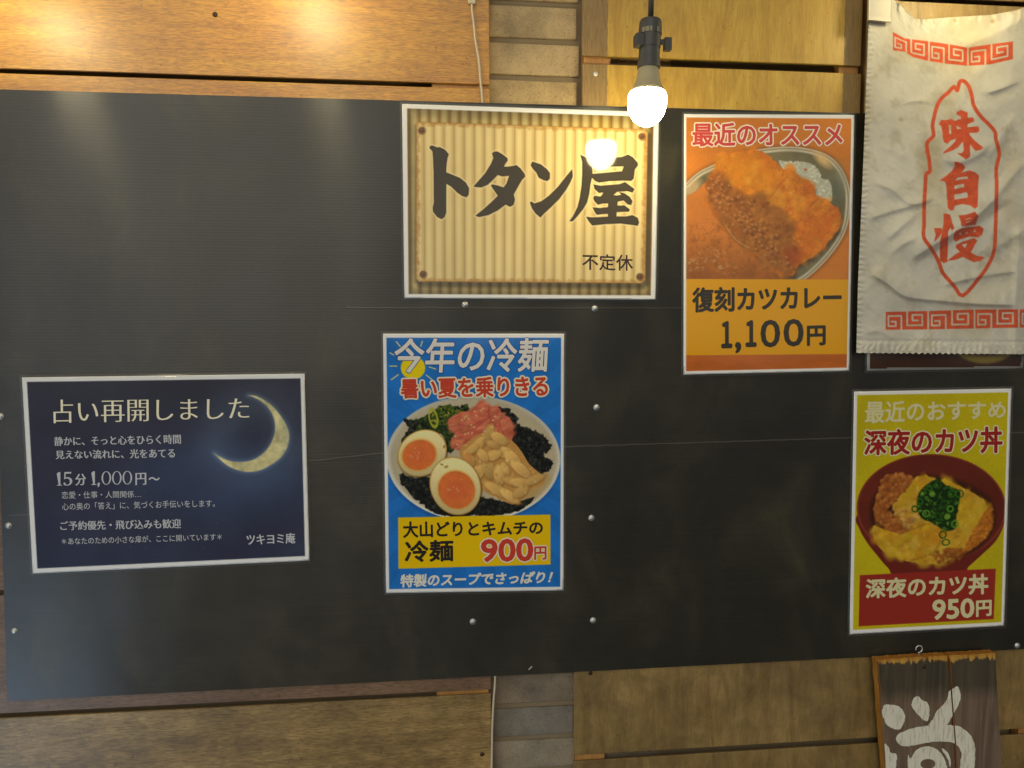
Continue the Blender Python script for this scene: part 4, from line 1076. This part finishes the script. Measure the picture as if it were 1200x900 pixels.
# ------------------------------------------------------------------ cotton banner
def banner():
    e = thing('cotton_banner', 'off white wrinkled cotton banner with red key borders and three red characters', 'banner')
    nx, ny = 330, 620
    lft = lambda y: np.interp(y, [-60, 0, 25, 130, 230, 330, 413], [1019, 1018, 1018, 1014, 1010, 1005.5, 1003.5])
    topx = [1018, 1046, 1072, 1085, 1110, 1160, 1190, 1203, 1225, 1250]; topy = [-52, -2, 22, 22.5, 20.5, 17.5, 12, 7, -15, -50]
    u, v = np.meshgrid(np.linspace(0, 1, nx), np.linspace(0, 1, ny))
    x_top = 1018.3 + u * 230
    ty = np.interp(x_top, topx, topy)
    xb = 1003.5 + u * 236
    by = 413.5 + 1.0 * np.sin(xb * .9) * np.clip(1 - np.abs(xb - 1090) / 100, .2, 1) + (xb - 1003) * 0.008
    Y = ty * (1 - v) + by * v
    X = lft(Y) + u * (232 + v * 4)
    # relief of the cloth (metres), positive = towards the viewer
    fold = []
    def crease(pts, amp, wa, wb, taper=18):
        """ridge along a polyline; wa / wb = widths above and below it in px"""
        P = smooth_path(pts, 6); D = np.full(X.shape, 1e9); sg = np.zeros(X.shape); Tt = np.zeros(X.shape)
        L = [0]
        for i in range(len(P) - 1): L.append(L[-1] + np.hypot(*(P[i + 1] - P[i])))
        for i in range(len(P) - 1):
            ax, ay = P[i]; bx_, by_ = P[i + 1]; ex, ey = bx_ - ax, by_ - ay; l2 = ex * ex + ey * ey + 1e-9
            t = np.clip(((X - ax) * ex + (Y - ay) * ey) / l2, 0, 1)
            d = np.hypot(X - ax - t * ex, Y - ay - t * ey); c = ex * (Y - ay) - ey * (X - ax)
            k = d < D; D = np.where(k, d, D); sg = np.where(k, np.sign(c), sg); Tt = np.where(k, L[i] + t * math.sqrt(l2), Tt)
        en = np.clip(np.minimum(Tt, L[-1] - Tt) / taper, 0, 1); en = en * en * (3 - 2 * en)
        wd = np.where(sg > 0, wb, wa)
        return amp * np.exp(-(D / wd) ** 1.6) * en
    mm = 0.001
    H = (fbm(X * .012 + 3, Y * .010, 41, 3) - .5) * 16 * mm
    a1 = X * .8 + Y * .6; a2 = -X * .6 + Y * .8
    H += (fbm(a1 * .012, a2 * .06, 43, 4) - .5) * 3.4 * mm * np.clip((Y - 120) / 120, .3, 1)
    H += (fbm((X * .85 - Y * .5) * .06, (X * .5 + Y * .85) * .012, 47, 3) - .5) * 2.2 * mm * np.clip((Y - 200) / 120, .15, 1)
    H += (fbm(X * .11, Y * .09, 51, 4) - .5) * 1.5 * mm
    H += crease([(1064, 306), (1092, 288), (1125, 268), (1150, 248), (1172, 226)], 9 * mm, 22, 4.5)
    H -= crease([(1066, 315), (1094, 297), (1128, 277), (1160, 254), (1185, 236)], 3.5 * mm, 5, 10)
    H += crease([(1018, 318), (1040, 332), (1062, 347), (1100, 352), (1150, 356), (1195, 357)], 7 * mm, 14, 3.2)
    H += crease([(1100, 336), (1125, 329), (1160, 322), (1196, 317)], 4 * mm, 10, 2.8)
    H += crease([(1022, 212), (1045, 222), (1066, 238), (1086, 236)], 3 * mm, 7, 3)
    H += crease([(1012, 258), (1050, 246), (1084, 236), (1096, 226)], 3 * mm, 8, 3)
    H += crease([(1035, 285), (1060, 262), (1078, 246)], 3 * mm, 8, 4)
    H += crease([(1040, 300), (1062, 284), (1082, 276)], 2.5 * mm, 6, 4)
    H += crease([(1148, 110), (1172, 104), (1200, 92)], 4 * mm, 14, 4)
    H += crease([(1120, 56), (1150, 46), (1190, 26), (1210, 10)], 6 * mm, 10, 12)
    H += crease([(1135, 92), (1160, 72), (1192, 44)], 3.5 * mm, 9, 12)
    H += crease([(1050, 124), (1075, 118), (1100, 122)], 1.6 * mm, 4, 3)
    H += crease([(1100, 182), (1122, 190), (1150, 178), (1162, 160)], 3.5 * mm, 16, 5)
    H += crease([(1150, 190), (1172, 165), (1190, 130)], 2.8 * mm, 10, 7)
    H += crease([(1160, 240), (1180, 214), (1204, 186)], 3.4 * mm, 10, 5)
    H += crease([(1150, 300), (1180, 282), (1210, 262)], 3 * mm, 10, 5)
    H += crease([(1190, 430), (1190, 380), (1192, 320), (1195, 260)], 6 * mm, 5, 18)
    H += crease([(1010, 392), (1030, 388), (1056, 402)], 2.2 * mm, 5, 3)
    H += crease([(1024, 170), (1050, 178), (1068, 190)], 1.6 * mm, 8, 5)
    # hems
    hl = np.clip(1 - (X - lft(Y)) / 9.0, 0, 1); H += hl * (1.0 * mm + .8 * mm * np.sin(Y * .95 + fbm(X * .1, Y * .1, 3) * 8))
    hb = np.clip(1 - (by - Y) / 15.0, 0, 1)
    H += hb ** .6 * (1.2 * mm + 0.9 * mm * np.sin(X * .80 + fbm(X * .05, Y * .1, 8) * 12) * (by - Y < 13))
    H += np.exp(-((by - Y - 14) / 2.0) ** 2) * -.9 * mm
    ht = np.clip(1 - (Y - ty) / 18.0, 0, 1); H += ht ** .7 * (.8 * mm + 1.2 * mm * np.sin(X * .45 + fbm(X * .06, Y * .05, 9) * 9))
    H *= 1.15
    H = np.maximum(H, -10 * mm)
    # print
    C = Canvas.__new__(Canvas); C.X, C.Y = X, Y; C.nx, C.ny = nx, ny
    C.C = np.ones(X.shape + (3,)) * np.array((208, 202, 182)) / 255
    C.C *= (.9 + .16 * fbm(X * .02, Y * .02, 61))[..., None]
    st = np.clip((fbm(X * .022, Y * .016, 71, 5) - .52) * 4, 0, 1)[..., None]
    C.C = C.C * (1 - st * .35) + np.array((176, 152, 100)) / 255 * st * .35
    gr_ = np.clip((X - 1080) / 100, 0, 1) * np.clip((Y - 350) / 45, 0, 1)
    st2 = np.clip((fbm(X * .06, Y * .05, 77, 4) - .6) * 6, 0, 1)[..., None]
    C.C = C.C * (1 - st2 * .3) + np.array((150, 138, 108)) / 255 * st2 * .3
    for (a, b, r_) in ((1119, 24, 2), (1056, 140, 2), (1163, 25, 2.4), (1085, 178, 1.6), (1145, 365, 2)):
        C.put(ell(X, Y, a, b, r_, r_), (150, 122, 80), 2.5, .5)
    red = np.array((204, 86, 52)) * (.9 + .22 * fbm(X * .3, Y * .3, 81))[..., None]
    def keyband(bounds, tx, ty_, bx2, by2, lw):
        T = np.interp(X, tx, ty_); B = np.interp(X, bx2, by2)
        d = np.maximum(np.maximum(T - Y, Y - B), np.maximum(bounds[0] - X, X - bounds[-1]))
        lines = [[(.3, .55), (.5, .55), (.5, .8), (.16, .8), (.16, .24), (.76, .24), (.76, 1.1)],
                 [(1.03, -.1), (1.03, .77), (1.73, .77), (1.73, .2), (1.27, .2), (1.27, .5), (1.53, .5)], [(2, -.1), (2, 1.1)], [(0, -.1), (0, 1.1)]]
        for k in range(len(bounds) - 1):
            b0, b1 = bounds[k], bounds[k + 1]; w = (b1 - b0) / 2
            U = (X - b0) / w; V = (Y - T) / np.maximum(B - T, 1)
            for L in lines:
                P = [(a * w, b * 22) for a, b in L]
                m_ = (U > -.2) & (U < 2.2) & (V > -.3) & (V < 1.3)
                dd = np.full(X.shape, 9.0); dd[m_] = sdf((U * w)[m_], (V * 22)[m_], P, False)
                d = np.maximum(d, lw / 2 - dd)
        return d
    C.put(keyband([1045.5, 1088.7, 1134.3, 1188], [1045.5, 1060, 1088, 1116, 1134, 1160, 1187], [37, 45, 48.5, 52.5, 56, 52, 48.5],
                  [1045.5, 1060, 1070, 1088, 1112, 1134, 1160, 1188], [59, 60.5, 67, 71.5, 75, 77, 75.5, 69], 1.9), red, .9)
    C.put(keyband([1037, 1087.7, 1142, 1194, 1246], [1037, 1087, 1142, 1190, 1250], [365.5, 364.5, 362.8, 362.5, 362], [1037, 1087, 1142, 1190, 1250], [386.5, 386, 385, 384, 384], 1.9), red, .9)
    rice = [(1126.4, 94.6), (1131, 96), (1135.8, 102.4), (1139, 113.3), (1140.7, 122.6), (1148, 135), (1159, 146), (1166, 154.5), (1167, 163), (1170.5, 176), (1170.5, 184), (1167.4, 198), (1168, 216), (1167.5, 236.7), (1166.7, 266.7), (1165, 293), (1158.3, 310), (1146.7, 326.7), (1128.3, 346.5), (1118, 335), (1105, 320), (1100, 306.7), (1091.7, 291.7), (1082.5, 278), (1083, 263), (1083, 243), (1084.3, 217), (1085.5, 204), (1089.8, 200.5), (1088.6, 186), (1086, 171), (1088, 165), (1094, 159), (1092.8, 148), (1094.7, 137), (1098.3, 123.5), (1104.5, 114), (1111, 108.7), (1118, 101.6), (1121.8, 106), (1124, 97.8)]
    rp = smooth_path(rice, 3, True); rp.append(rp[0])
    C.put(sdf(X, Y, rp, False) - 2.2, red, .9)
    K = []
    K.append((zp([(165, 290), (190, 250), (235, 255), (285, 240), (320, 262), (345, 250), (380, 240), (375, 215), (335, 195), (340, 175), (375, 155), (440, 180), (440, 230), (495, 228), (503, 262), (440, 290), (435, 322), (530, 312), (550, 325), (552, 355), (530, 372), (455, 372), (460, 395), (520, 460), (590, 515), (570, 535), (520, 545), (490, 515), (465, 480), (462, 560), (465, 600), (425, 628), (395, 605), (345, 570), (385, 570), (405, 545), (402, 480), (395, 455), (350, 510), (290, 545), (210, 570), (215, 555), (270, 510), (320, 460), (350, 400), (335, 430), (290, 440), (265, 455), (250, 478), (215, 460), (205, 430), (200, 360), (190, 310)], 1080, 110, 8.18),
              [zp([(258, 295), (283, 295), (285, 385), (265, 388)], 1080, 110, 8.18), zp([(330, 303), (360, 318), (388, 330), (340, 342)], 1080, 110, 8.18)]))
    K.append(([(1118.5, 190), (1121.6, 189.5), (1128.3, 192.5), (1131, 196), (1128.3, 200.5), (1125.2, 203), (1136.2, 199.8), (1143, 202.3), (1147.2, 206), (1146, 217), (1146, 230), (1145.5, 242), (1142.5, 244.5), (1137, 240.5), (1128, 239), (1118.5, 241), (1117.5, 246), (1114, 246.5), (1110.8, 243.5), (1110, 233), (1109, 217), (1107.5, 212.5), (1101.5, 211.5), (1109, 206), (1115, 201), (1119, 195)],
              [[(1118.5, 212), (1122, 208), (1134, 206.6), (1134, 209.8), (1126, 210.3)], [(1118.3, 217.5), (1130, 215), (1130, 219.2), (1118.3, 222)], [(1118.3, 228), (1132.5, 225), (1134.5, 227.5), (1134, 231.7), (1118.3, 234.2)]]))
    z5 = lambda p_: zp(p_, 1070, 200, 6)
    K.append((z5([(215, 300), (260, 310), (268, 340), (275, 370), (290, 405), (275, 420), (262, 400), (245, 430), (245, 500), (240, 640), (215, 650), (190, 630), (190, 500), (205, 430), (215, 370)]), []))
    K.append((z5([(148, 405), (200, 405), (205, 430), (180, 470), (148, 500), (160, 450)]), []))
    K.append((z5([(320, 315), (375, 310), (435, 290), (460, 320), (450, 345), (440, 380), (340, 390), (335, 350)]), [z5([(368, 340), (405, 330), (407, 336), (370, 347)]), z5([(372, 362), (410, 352), (412, 358), (374, 369)])]))
    K.append((z5([(285, 455), (300, 425), (350, 405), (470, 388), (495, 410), (485, 450), (460, 468), (400, 462), (330, 482), (300, 500), (285, 480)]), [z5([(325, 440), (338, 434), (340, 448), (328, 452)]), z5([(368, 432), (382, 428), (384, 441), (370, 445)]), z5([(425, 420), (438, 416), (440, 430), (427, 434)])]))
    K.append((z5([(305, 522), (345, 502), (430, 475), (450, 490), (430, 530), (405, 575), (450, 600), (505, 610), (470, 635), (425, 642), (390, 625), (350, 605), (300, 625), (240, 635), (290, 595), (330, 570), (300, 540)]), [z5([(340, 520), (385, 508), (365, 545)])]))
    for pts, holes in K:
        d = sdf(X, Y, pts)
        for h in holes: d = np.maximum(d, -sdf(X, Y, h))
        C.put(d - .2, red, .9)
    C.mesh('cloth', lambda a, b: Wn(a, b, -(.0145 + H)), e, M_cloth, 1.0)
    # corner doubled over at the clip
    n = 14; V, F = [], []
    for j in range(n + 1):
        for i in range(n + 1):
            a, b = i / n, j / n
            x = 1019.5 + a * 26.5 - (b * 1.5); y = -52 + b * (75 + a * 2.5) + (a < .05) * 0
            V.append(tuple(W(x, y, -(.0245 + .002 * math.sin(a * 3.14) + .0012 * math.sin(b * 9 + a * 3)))))
    for j in range(n):
        for i in range(n): k = j * (n + 1) + i; F.append((k, k + n + 1, k + n + 2, k + 1))
    b0 = len(V)
    rim = [j * (n + 1) + n for j in range(n + 1)] + [n * (n + 1) + i for i in range(n - 1, -1, -1)] + [j * (n + 1) for j in range(n - 1, -1, -1)]
    for k in rim: V.append((V[k][0], V[k][1] + .004, V[k][2]))
    for k in range(len(rim) - 1): F.append((rim[k], b0 + k, b0 + k + 1, rim[k + 1]))
    mc = mat('cotton_plain', S((222, 214, 192)), .9, spec=.2)
    mesh_obj('folded_corner', V, F, mc, e, True)
banner()

# ------------------------------------------------------------------ wooden plaque
def plaque():
    e = thing('wooden_plaque', 'dark weathered wooden plaque with bare orange edges and a white brush painted character', 'sign')
    yF = -0.023; T = 0.017
    m = mat('weathered_plaque', S((92, 78, 66)), .7); n = N(m); p = n.pos()
    O = W(1028, 773, yF); U = (W(1166.7, 765.3, yF) - O); L = U.length; U.normalize()
    D = (W(1037.5, 900, yF) - O).normalized()
    tc = n.node('ShaderNodeTexCoord').outputs['Object']
    X = n.xyz(tc)
    gr2 = n.noise(n.mapping(tc, (90, 90, 5)), 1.0, 5, .6, .8)
    c = n.ramp(gr2, [(.3, S((90, 73, 56))), (.5, S((106, 87, 68))), (.72, S((126, 106, 85)))])
    topd = n.math('ADD', X[2], n.math('MULTIPLY', n.noise(n.mapping(tc, (30, 30, 14)), 1.0, 5, .6), .05))
    c = n.mix(n.ramp(n.math('MULTIPLY', n.math('ADD', topd, .12), 5), [(.30, g3(0)), (.45, g3(1))]), c, n.ramp(gr2, [(.3, S((52, 45, 32))), (.7, S((80, 70, 50)))]))
    wear = n.noise(n.mapping(tc, (110, 110, 26)), 1.0, 5, .65, .5)
    ex = n.math('ADD', X[2], n.math('MULTIPLY', wear, .030))
    c = n.mix(n.ramp(n.math('ADD', n.math('MULTIPLY', ex, 40), .2), [(.48, g3(0)), (.62, g3(1))]), c, n.ramp(wear, [(.3, S((140, 92, 26))), (.6, S((196, 148, 60)))]))
    n.link(c, n.b.inputs['Base Color']); n.link(n.bump(gr2, .5, .001), n.b.inputs['Normal'])
    mo = wood_mat('bare_edge_wood', (150, 92, 24), (188, 122, 38), (208, 150, 66), vertical=True, coat=.1, dirt=.45, seed=15)
    H = 0.46
    def board(u0, u1, name='board'):
        N_ = 28; bm = bmesh.new(); fr, bk = [], []
        random.seed(int(u0 * 100) + 5)
        def P(u, d, y): q = O + U * u + D * d; return Vector((q.x, y, q.z))
        out = []
        for i in range(N_ + 1): out.append((u0 + (u1 - u0) * i / N_, random.uniform(0, .0016)))
        for i in range(1, N_ + 1): out.append((u1 + random.uniform(-.0008, .0006), H * i / N_))
        for i in range(1, N_ + 1): out.append((u1 - (u1 - u0) * i / N_, H))
        for i in range(1, N_): out.append((u0 + random.uniform(-.0006, .0008), H * (1 - i / N_)))
        f = [bm.verts.new(P(a, b, yF)) for a, b in out]; b2 = [bm.verts.new(P(a, b, yF + T)) for a, b in out]
        cen = None
        ff = bm.faces.new(f); bb = bm.faces.new(b2[::-1])
        side = []
        for i in range(len(out)): side.append(bm.faces.new((f[i], f[(i + 1) % len(out)], b2[(i + 1) % len(out)], b2[i])))
        bmesh.ops.recalc_face_normals(bm, faces=bm.faces[:])
        ed = [ed_ for ed_ in ff.edges]
        r_ = bmesh.ops.bevel(bm, geom=ed, offset=.0016, segments=2, affect='EDGES')
        for fa in bm.faces: fa.material_index = 0 if abs(fa.normal.y) > .97 else 1
        bmesh.ops.translate(bm, verts=bm.verts[:], vec=-O)
        o = bm_obj(name, bm, m, e); o.data.materials.append(mo); o.location = O
        return o
    e.location = (0, 0, 0)
    Ls = (W(1111.7, 768.3, yF) - O).length
    board(0, Ls - .0012); board(Ls + .0016, L)
    # paint
    pm = mat('white_paint', S((222, 218, 196)), .6); nn = N(pm)
    bn = nn.noise(nn.mapping(nn.pos(), (260, 260, 40), rot=(0, .5, 0)), 1.0, 4, .6)
    nn.link(nn.ramp(bn, [(.3, S((186, 178, 150))), (.5, S((226, 222, 200)))]), nn.b.inputs['Base Color']); nn.link(nn.bump(bn, .6, .001), nn.b.inputs['Normal'])
    z7 = lambda q: zp(q, 1010, 750, 6)
    rng = np.random.default_rng(4)
    def stroke(pts, hole=None):
        pts = [(a + rng.normal() * .25, b + rng.normal() * .25) for a, b in smooth_path(z7(pts), 4, True)]
        # keep the paint off the joint between the boards
        js = lambda y: 1111.7 + (y - 768.3) * (10.3 / 131.7)
        for lo, hi in ((-1e9, -.9), (.9, 1e9)):
            bm = bmesh.new()
            vs = [bm.verts.new((a, b, 0)) for a, b in pts]
            if hole:
                hs_ = [bm.verts.new((a, b, 0)) for a, b in hole]
                ed = [bm.edges.new((vs[i], vs[(i + 1) % len(vs)])) for i in range(len(vs))] + [bm.edges.new((hs_[i], hs_[(i + 1) % len(hs_)])) for i in range(len(hs_))]
                bmesh.ops.triangle_fill(bm, edges=ed, use_beauty=True)
            else:
                f = bm.faces.new(vs); bmesh.ops.triangulate(bm, faces=[f])
            # cut along the joint line
            nrm = Vector((1, -10.3 / 131.7, 0)).normalized()
            for side in (lo, hi):
                if abs(side) > 1e6: continue
                co = Vector((1111.7 + side, 768.3, 0))
                g_ = bm.verts[:] + bm.edges[:] + bm.faces[:]
                bmesh.ops.bisect_plane(bm, geom=g_, plane_co=co, plane_no=nrm, clear_outer=(side < 0), clear_inner=(side > 0))
            if len(bm.faces) == 0: bm.free(); continue
            for v_ in bm.verts: v_.co = W(v_.co.x, v_.co.y, yF - .0006)
            for f in bm.faces:
                f.normal_update()
                if f.normal.y > 0: f.normal_flip()
            r_ = bmesh.ops.extrude_face_region(bm, geom=bm.faces[:])
            for v_ in [q for q in r_['geom'] if isinstance(q, bmesh.types.BMVert)]: v_.co.y += .0005
            bm_obj('brush_stroke', bm, pm, e)
    stroke([(145, 490), (165, 455), (210, 455), (260, 470), (300, 515), (300, 570), (270, 625), (230, 625), (180, 600), (150, 540)])
    stroke([(350, 455), (365, 415), (395, 395), (420, 420), (460, 440), (475, 490), (465, 560), (445, 570), (400, 530), (365, 490)])
    stroke([(470, 600), (500, 560), (520, 510), (560, 470), (600, 420), (612, 365), (640, 345), (668, 325), (685, 345), (695, 400), (680, 450), (655, 500), (620, 560), (595, 597), (540, 600)])
    stroke([(240, 690), (270, 655), (340, 625), (450, 605), (560, 600), (640, 600), (700, 615), (760, 665), (790, 730), (797, 810), (790, 900), (770, 1000), (690, 980), (690, 900), (700, 800), (670, 740), (600, 715), (500, 715), (400, 735), (330, 745), (270, 740)])
    stroke([(160, 740), (185, 750), (205, 795), (240, 800), (245, 850), (235, 920), (230, 1000), (180, 990), (170, 900)])
    hole = [(1010 + (465 + 54 * math.cos(a / 16 * math.tau)) / 6, 750 + (872 + 36 * math.sin(a / 16 * math.tau)) / 6) for a in range(16)]
    stroke([(325, 900), (325, 810), (345, 835), (380, 780), (430, 752), (500, 755), (560, 800), (590, 860), (600, 920), (560, 980), (470, 1000), (380, 980), (335, 940)], hole)
    stroke([(560, 765), (590, 775), (615, 810), (625, 850), (622, 900), (612, 860), (595, 820)])
    # hook and screw
    bm = bmesh.new(); ctr = W(1077, 760.5, -0.012)
    pts = [ctr + Vector((math.cos(R(a)) * .0062, 0, math.sin(R(a)) * .0062)) for a in range(-100, 215, 15)]
    pts = [ctr + Vector((.0005, .001, -.018)), ctr + Vector((0, 0, -.0085))] + pts
    tube_bm(bm, pts, .0011, 8)
    bm_obj('hook', bm, M_steel, e, True)
    screw(1083, 781, yF, e, M_rust, .0028, .0016)
plaque()

# ------------------------------------------------------------------ lamps
def lathe(bm, base, axis, prof, seg=28):
    axis = axis.normalized(); a = axis.orthogonal().normalized(); b = axis.cross(a); rings = []
    for (t, rr) in prof:
        rings.append([bm.verts.new(base + axis * t + (a * math.cos(k / seg * math.tau) + b * math.sin(k / seg * math.tau)) * rr) for k in range(seg)])
    for i in range(len(prof) - 1):
        for k in range(seg): bm.faces.new((rings[i][k], rings[i + 1][k], rings[i + 1][(k + 1) % seg], rings[i][(k + 1) % seg]))
    bm.faces.new(rings[0]); bm.faces.new(rings[-1][::-1])
    bmesh.ops.recalc_face_normals(bm, faces=bm.faces[:])

YL = -0.153
def lamp():
    e = thing('hanging_bulb', 'lit pear shaped bulb in a dark socket hanging in front of the posters', 'light bulb', group='bulbs strung along the wall')
    A = W(762.5, 23, YL); Bt = W(757.2, 148, YL)
    ax = (Bt - A); Lz = ax.length; s_ = Lz / 125.0; ax.normalize()     # s_ metres per photo px along the bulb
    pr = lambda L: [((y - 23) * s_, r * s_) for y, r in L]
    bm = bmesh.new(); lathe(bm, A, ax, pr([(107.5, 17), (108, 20.6), (110, 22.2), (114, 23.1), (119, 23.4), (124.5, 23.0), (130, 21.8), (135, 19.8), (139.5, 16.9), (143, 13.4), (146, 9.0), (147.8, 4.4), (148.4, .4)]))
    bm_obj('diffuser', bm, M_glow, e, True)
    bm = bmesh.new(); lathe(bm, A, ax, pr([(79, 11.6), (80.5, 12.6), (86, 13.2), (92, 14.0), (98, 15.8), (104, 18.6), (107.8, 20.7)]))
    bm_obj('collar', bm, M_heatsink, e, True)
    bm = bmesh.new(); lathe(bm, A, ax, pr([(21, 4.5), (22.5, 9), (24, 12.2), (27, 13.2), (41, 14), (42, 13), (56, 13), (57, 12.4), (66, 12.5), (74, 13.6), (79.5, 13.9), (80.5, 13.2), (80.6, 10)]))
    so = bm_obj('socket', bm, M_socket, e, False)
    def at_(px, py, dy=0.0): q = W(px, py, YL); q.y += dy; return q
    # two lugs and the raised mark
    c1 = at_(747, 49); box('lug', c1.x - .0055, c1.x + .007, YL - .012, YL + .004, c1.z - .0085, c1.z + .0085, M_socket, so, .001)
    c2 = at_(782, 52.5); box('lug', c2.x - .0055, c2.x + .0055, YL - .006, YL + .004, c2.z - .009, c2.z + .009, M_socket, so, .001)
    c3 = at_(776.5, 50); box('lug', c3.x - .004, c3.x + .003, YL - .003, YL + .002, c3.z - .003, c3.z + .004, M_socket, so, .0006)
    # worn pale mark on the barrel
    V, F = [], []; ctr = A + ax * (15.5 * s_)
    a = Vector((1, 0, 0)); b = Vector((0, -1, 0)); mk = mat('worn_mark', S((150, 142, 110)), .6)
    for k, (t0, t1) in enumerate(((-1.0, -.75), (-.68, -.35), (-.28, -.1), (.35, .5))):
        i0 = len(V)
        for j in range(5):
            t = t0 + (t1 - t0) * j / 4
            for hh in (-3.0, 2.6):
                V.append(tuple(ctr + (a * math.sin(t) + b * math.cos(t)) * (13.95 * s_) + ax * (hh * s_)))
        for j in range(4): F.append((i0 + 2 * j, i0 + 2 * j + 1, i0 + 2 * j + 3, i0 + 2 * j + 2))
    mesh_obj('mark', V, F, mk, so)
    # drop cable up to the festoon line
    top = W(764, -190, YL); top.z = 2.245
    bm = bmesh.new(); tube_bm(bm, [A + ax * (-.001), W(763.2, 0, YL), W(763.5, -60, YL), Vector((W(763.5, -60, YL).x, YL, 2.245))], .0040, 10)
    bm_obj('drop_cable', bm, M_cable_b, e, True)
    return e
L0 = lamp()
L0.location = (0, 0, 0)
ref = W(757.2, 118, YL)
labels = ['lit bulb on the string above the black board, beyond the top of the picture', 'lit bulb above the left end of the black board', 'lit bulb above the cotton banner']
for k, (px, py) in enumerate(((330, -98), (-69, -85), (1186, -75))):
    q = W(px, py, YL)
    r_ = L0.copy(); COL.objects.link(r_); r_['label'] = labels[k]; r_.location = (q.x - ref.x, 0, q.z - ref.z)
    for ch in list(L0.children):
        c_ = ch.copy(); COL.objects.link(c_); c_.parent = r_
        if ch.name.startswith('drop_cable'):
            c_.scale = (1, 1, 1)
            dz = q.z - ref.z
            me = ch.data.copy(); c_.data = me
            for v_ in me.vertices:
                if v_.co.z > 2.2: v_.co.z -= dz
        for g2 in list(ch.children):
            d_ = g2.copy(); COL.objects.link(d_); d_.parent = c_
fs = thing('festoon_cable', 'black cable strung along the wall above the bulbs', 'cable')
bm = bmesh.new(); tube_bm(bm, [Vector((x, YL, 2.25 + .004 * math.sin(x * 9))) for x in np.linspace(-1.7, 1.7, 40)], .004, 8)
bm_obj('sheath', bm, M_cable_b, fs, True)
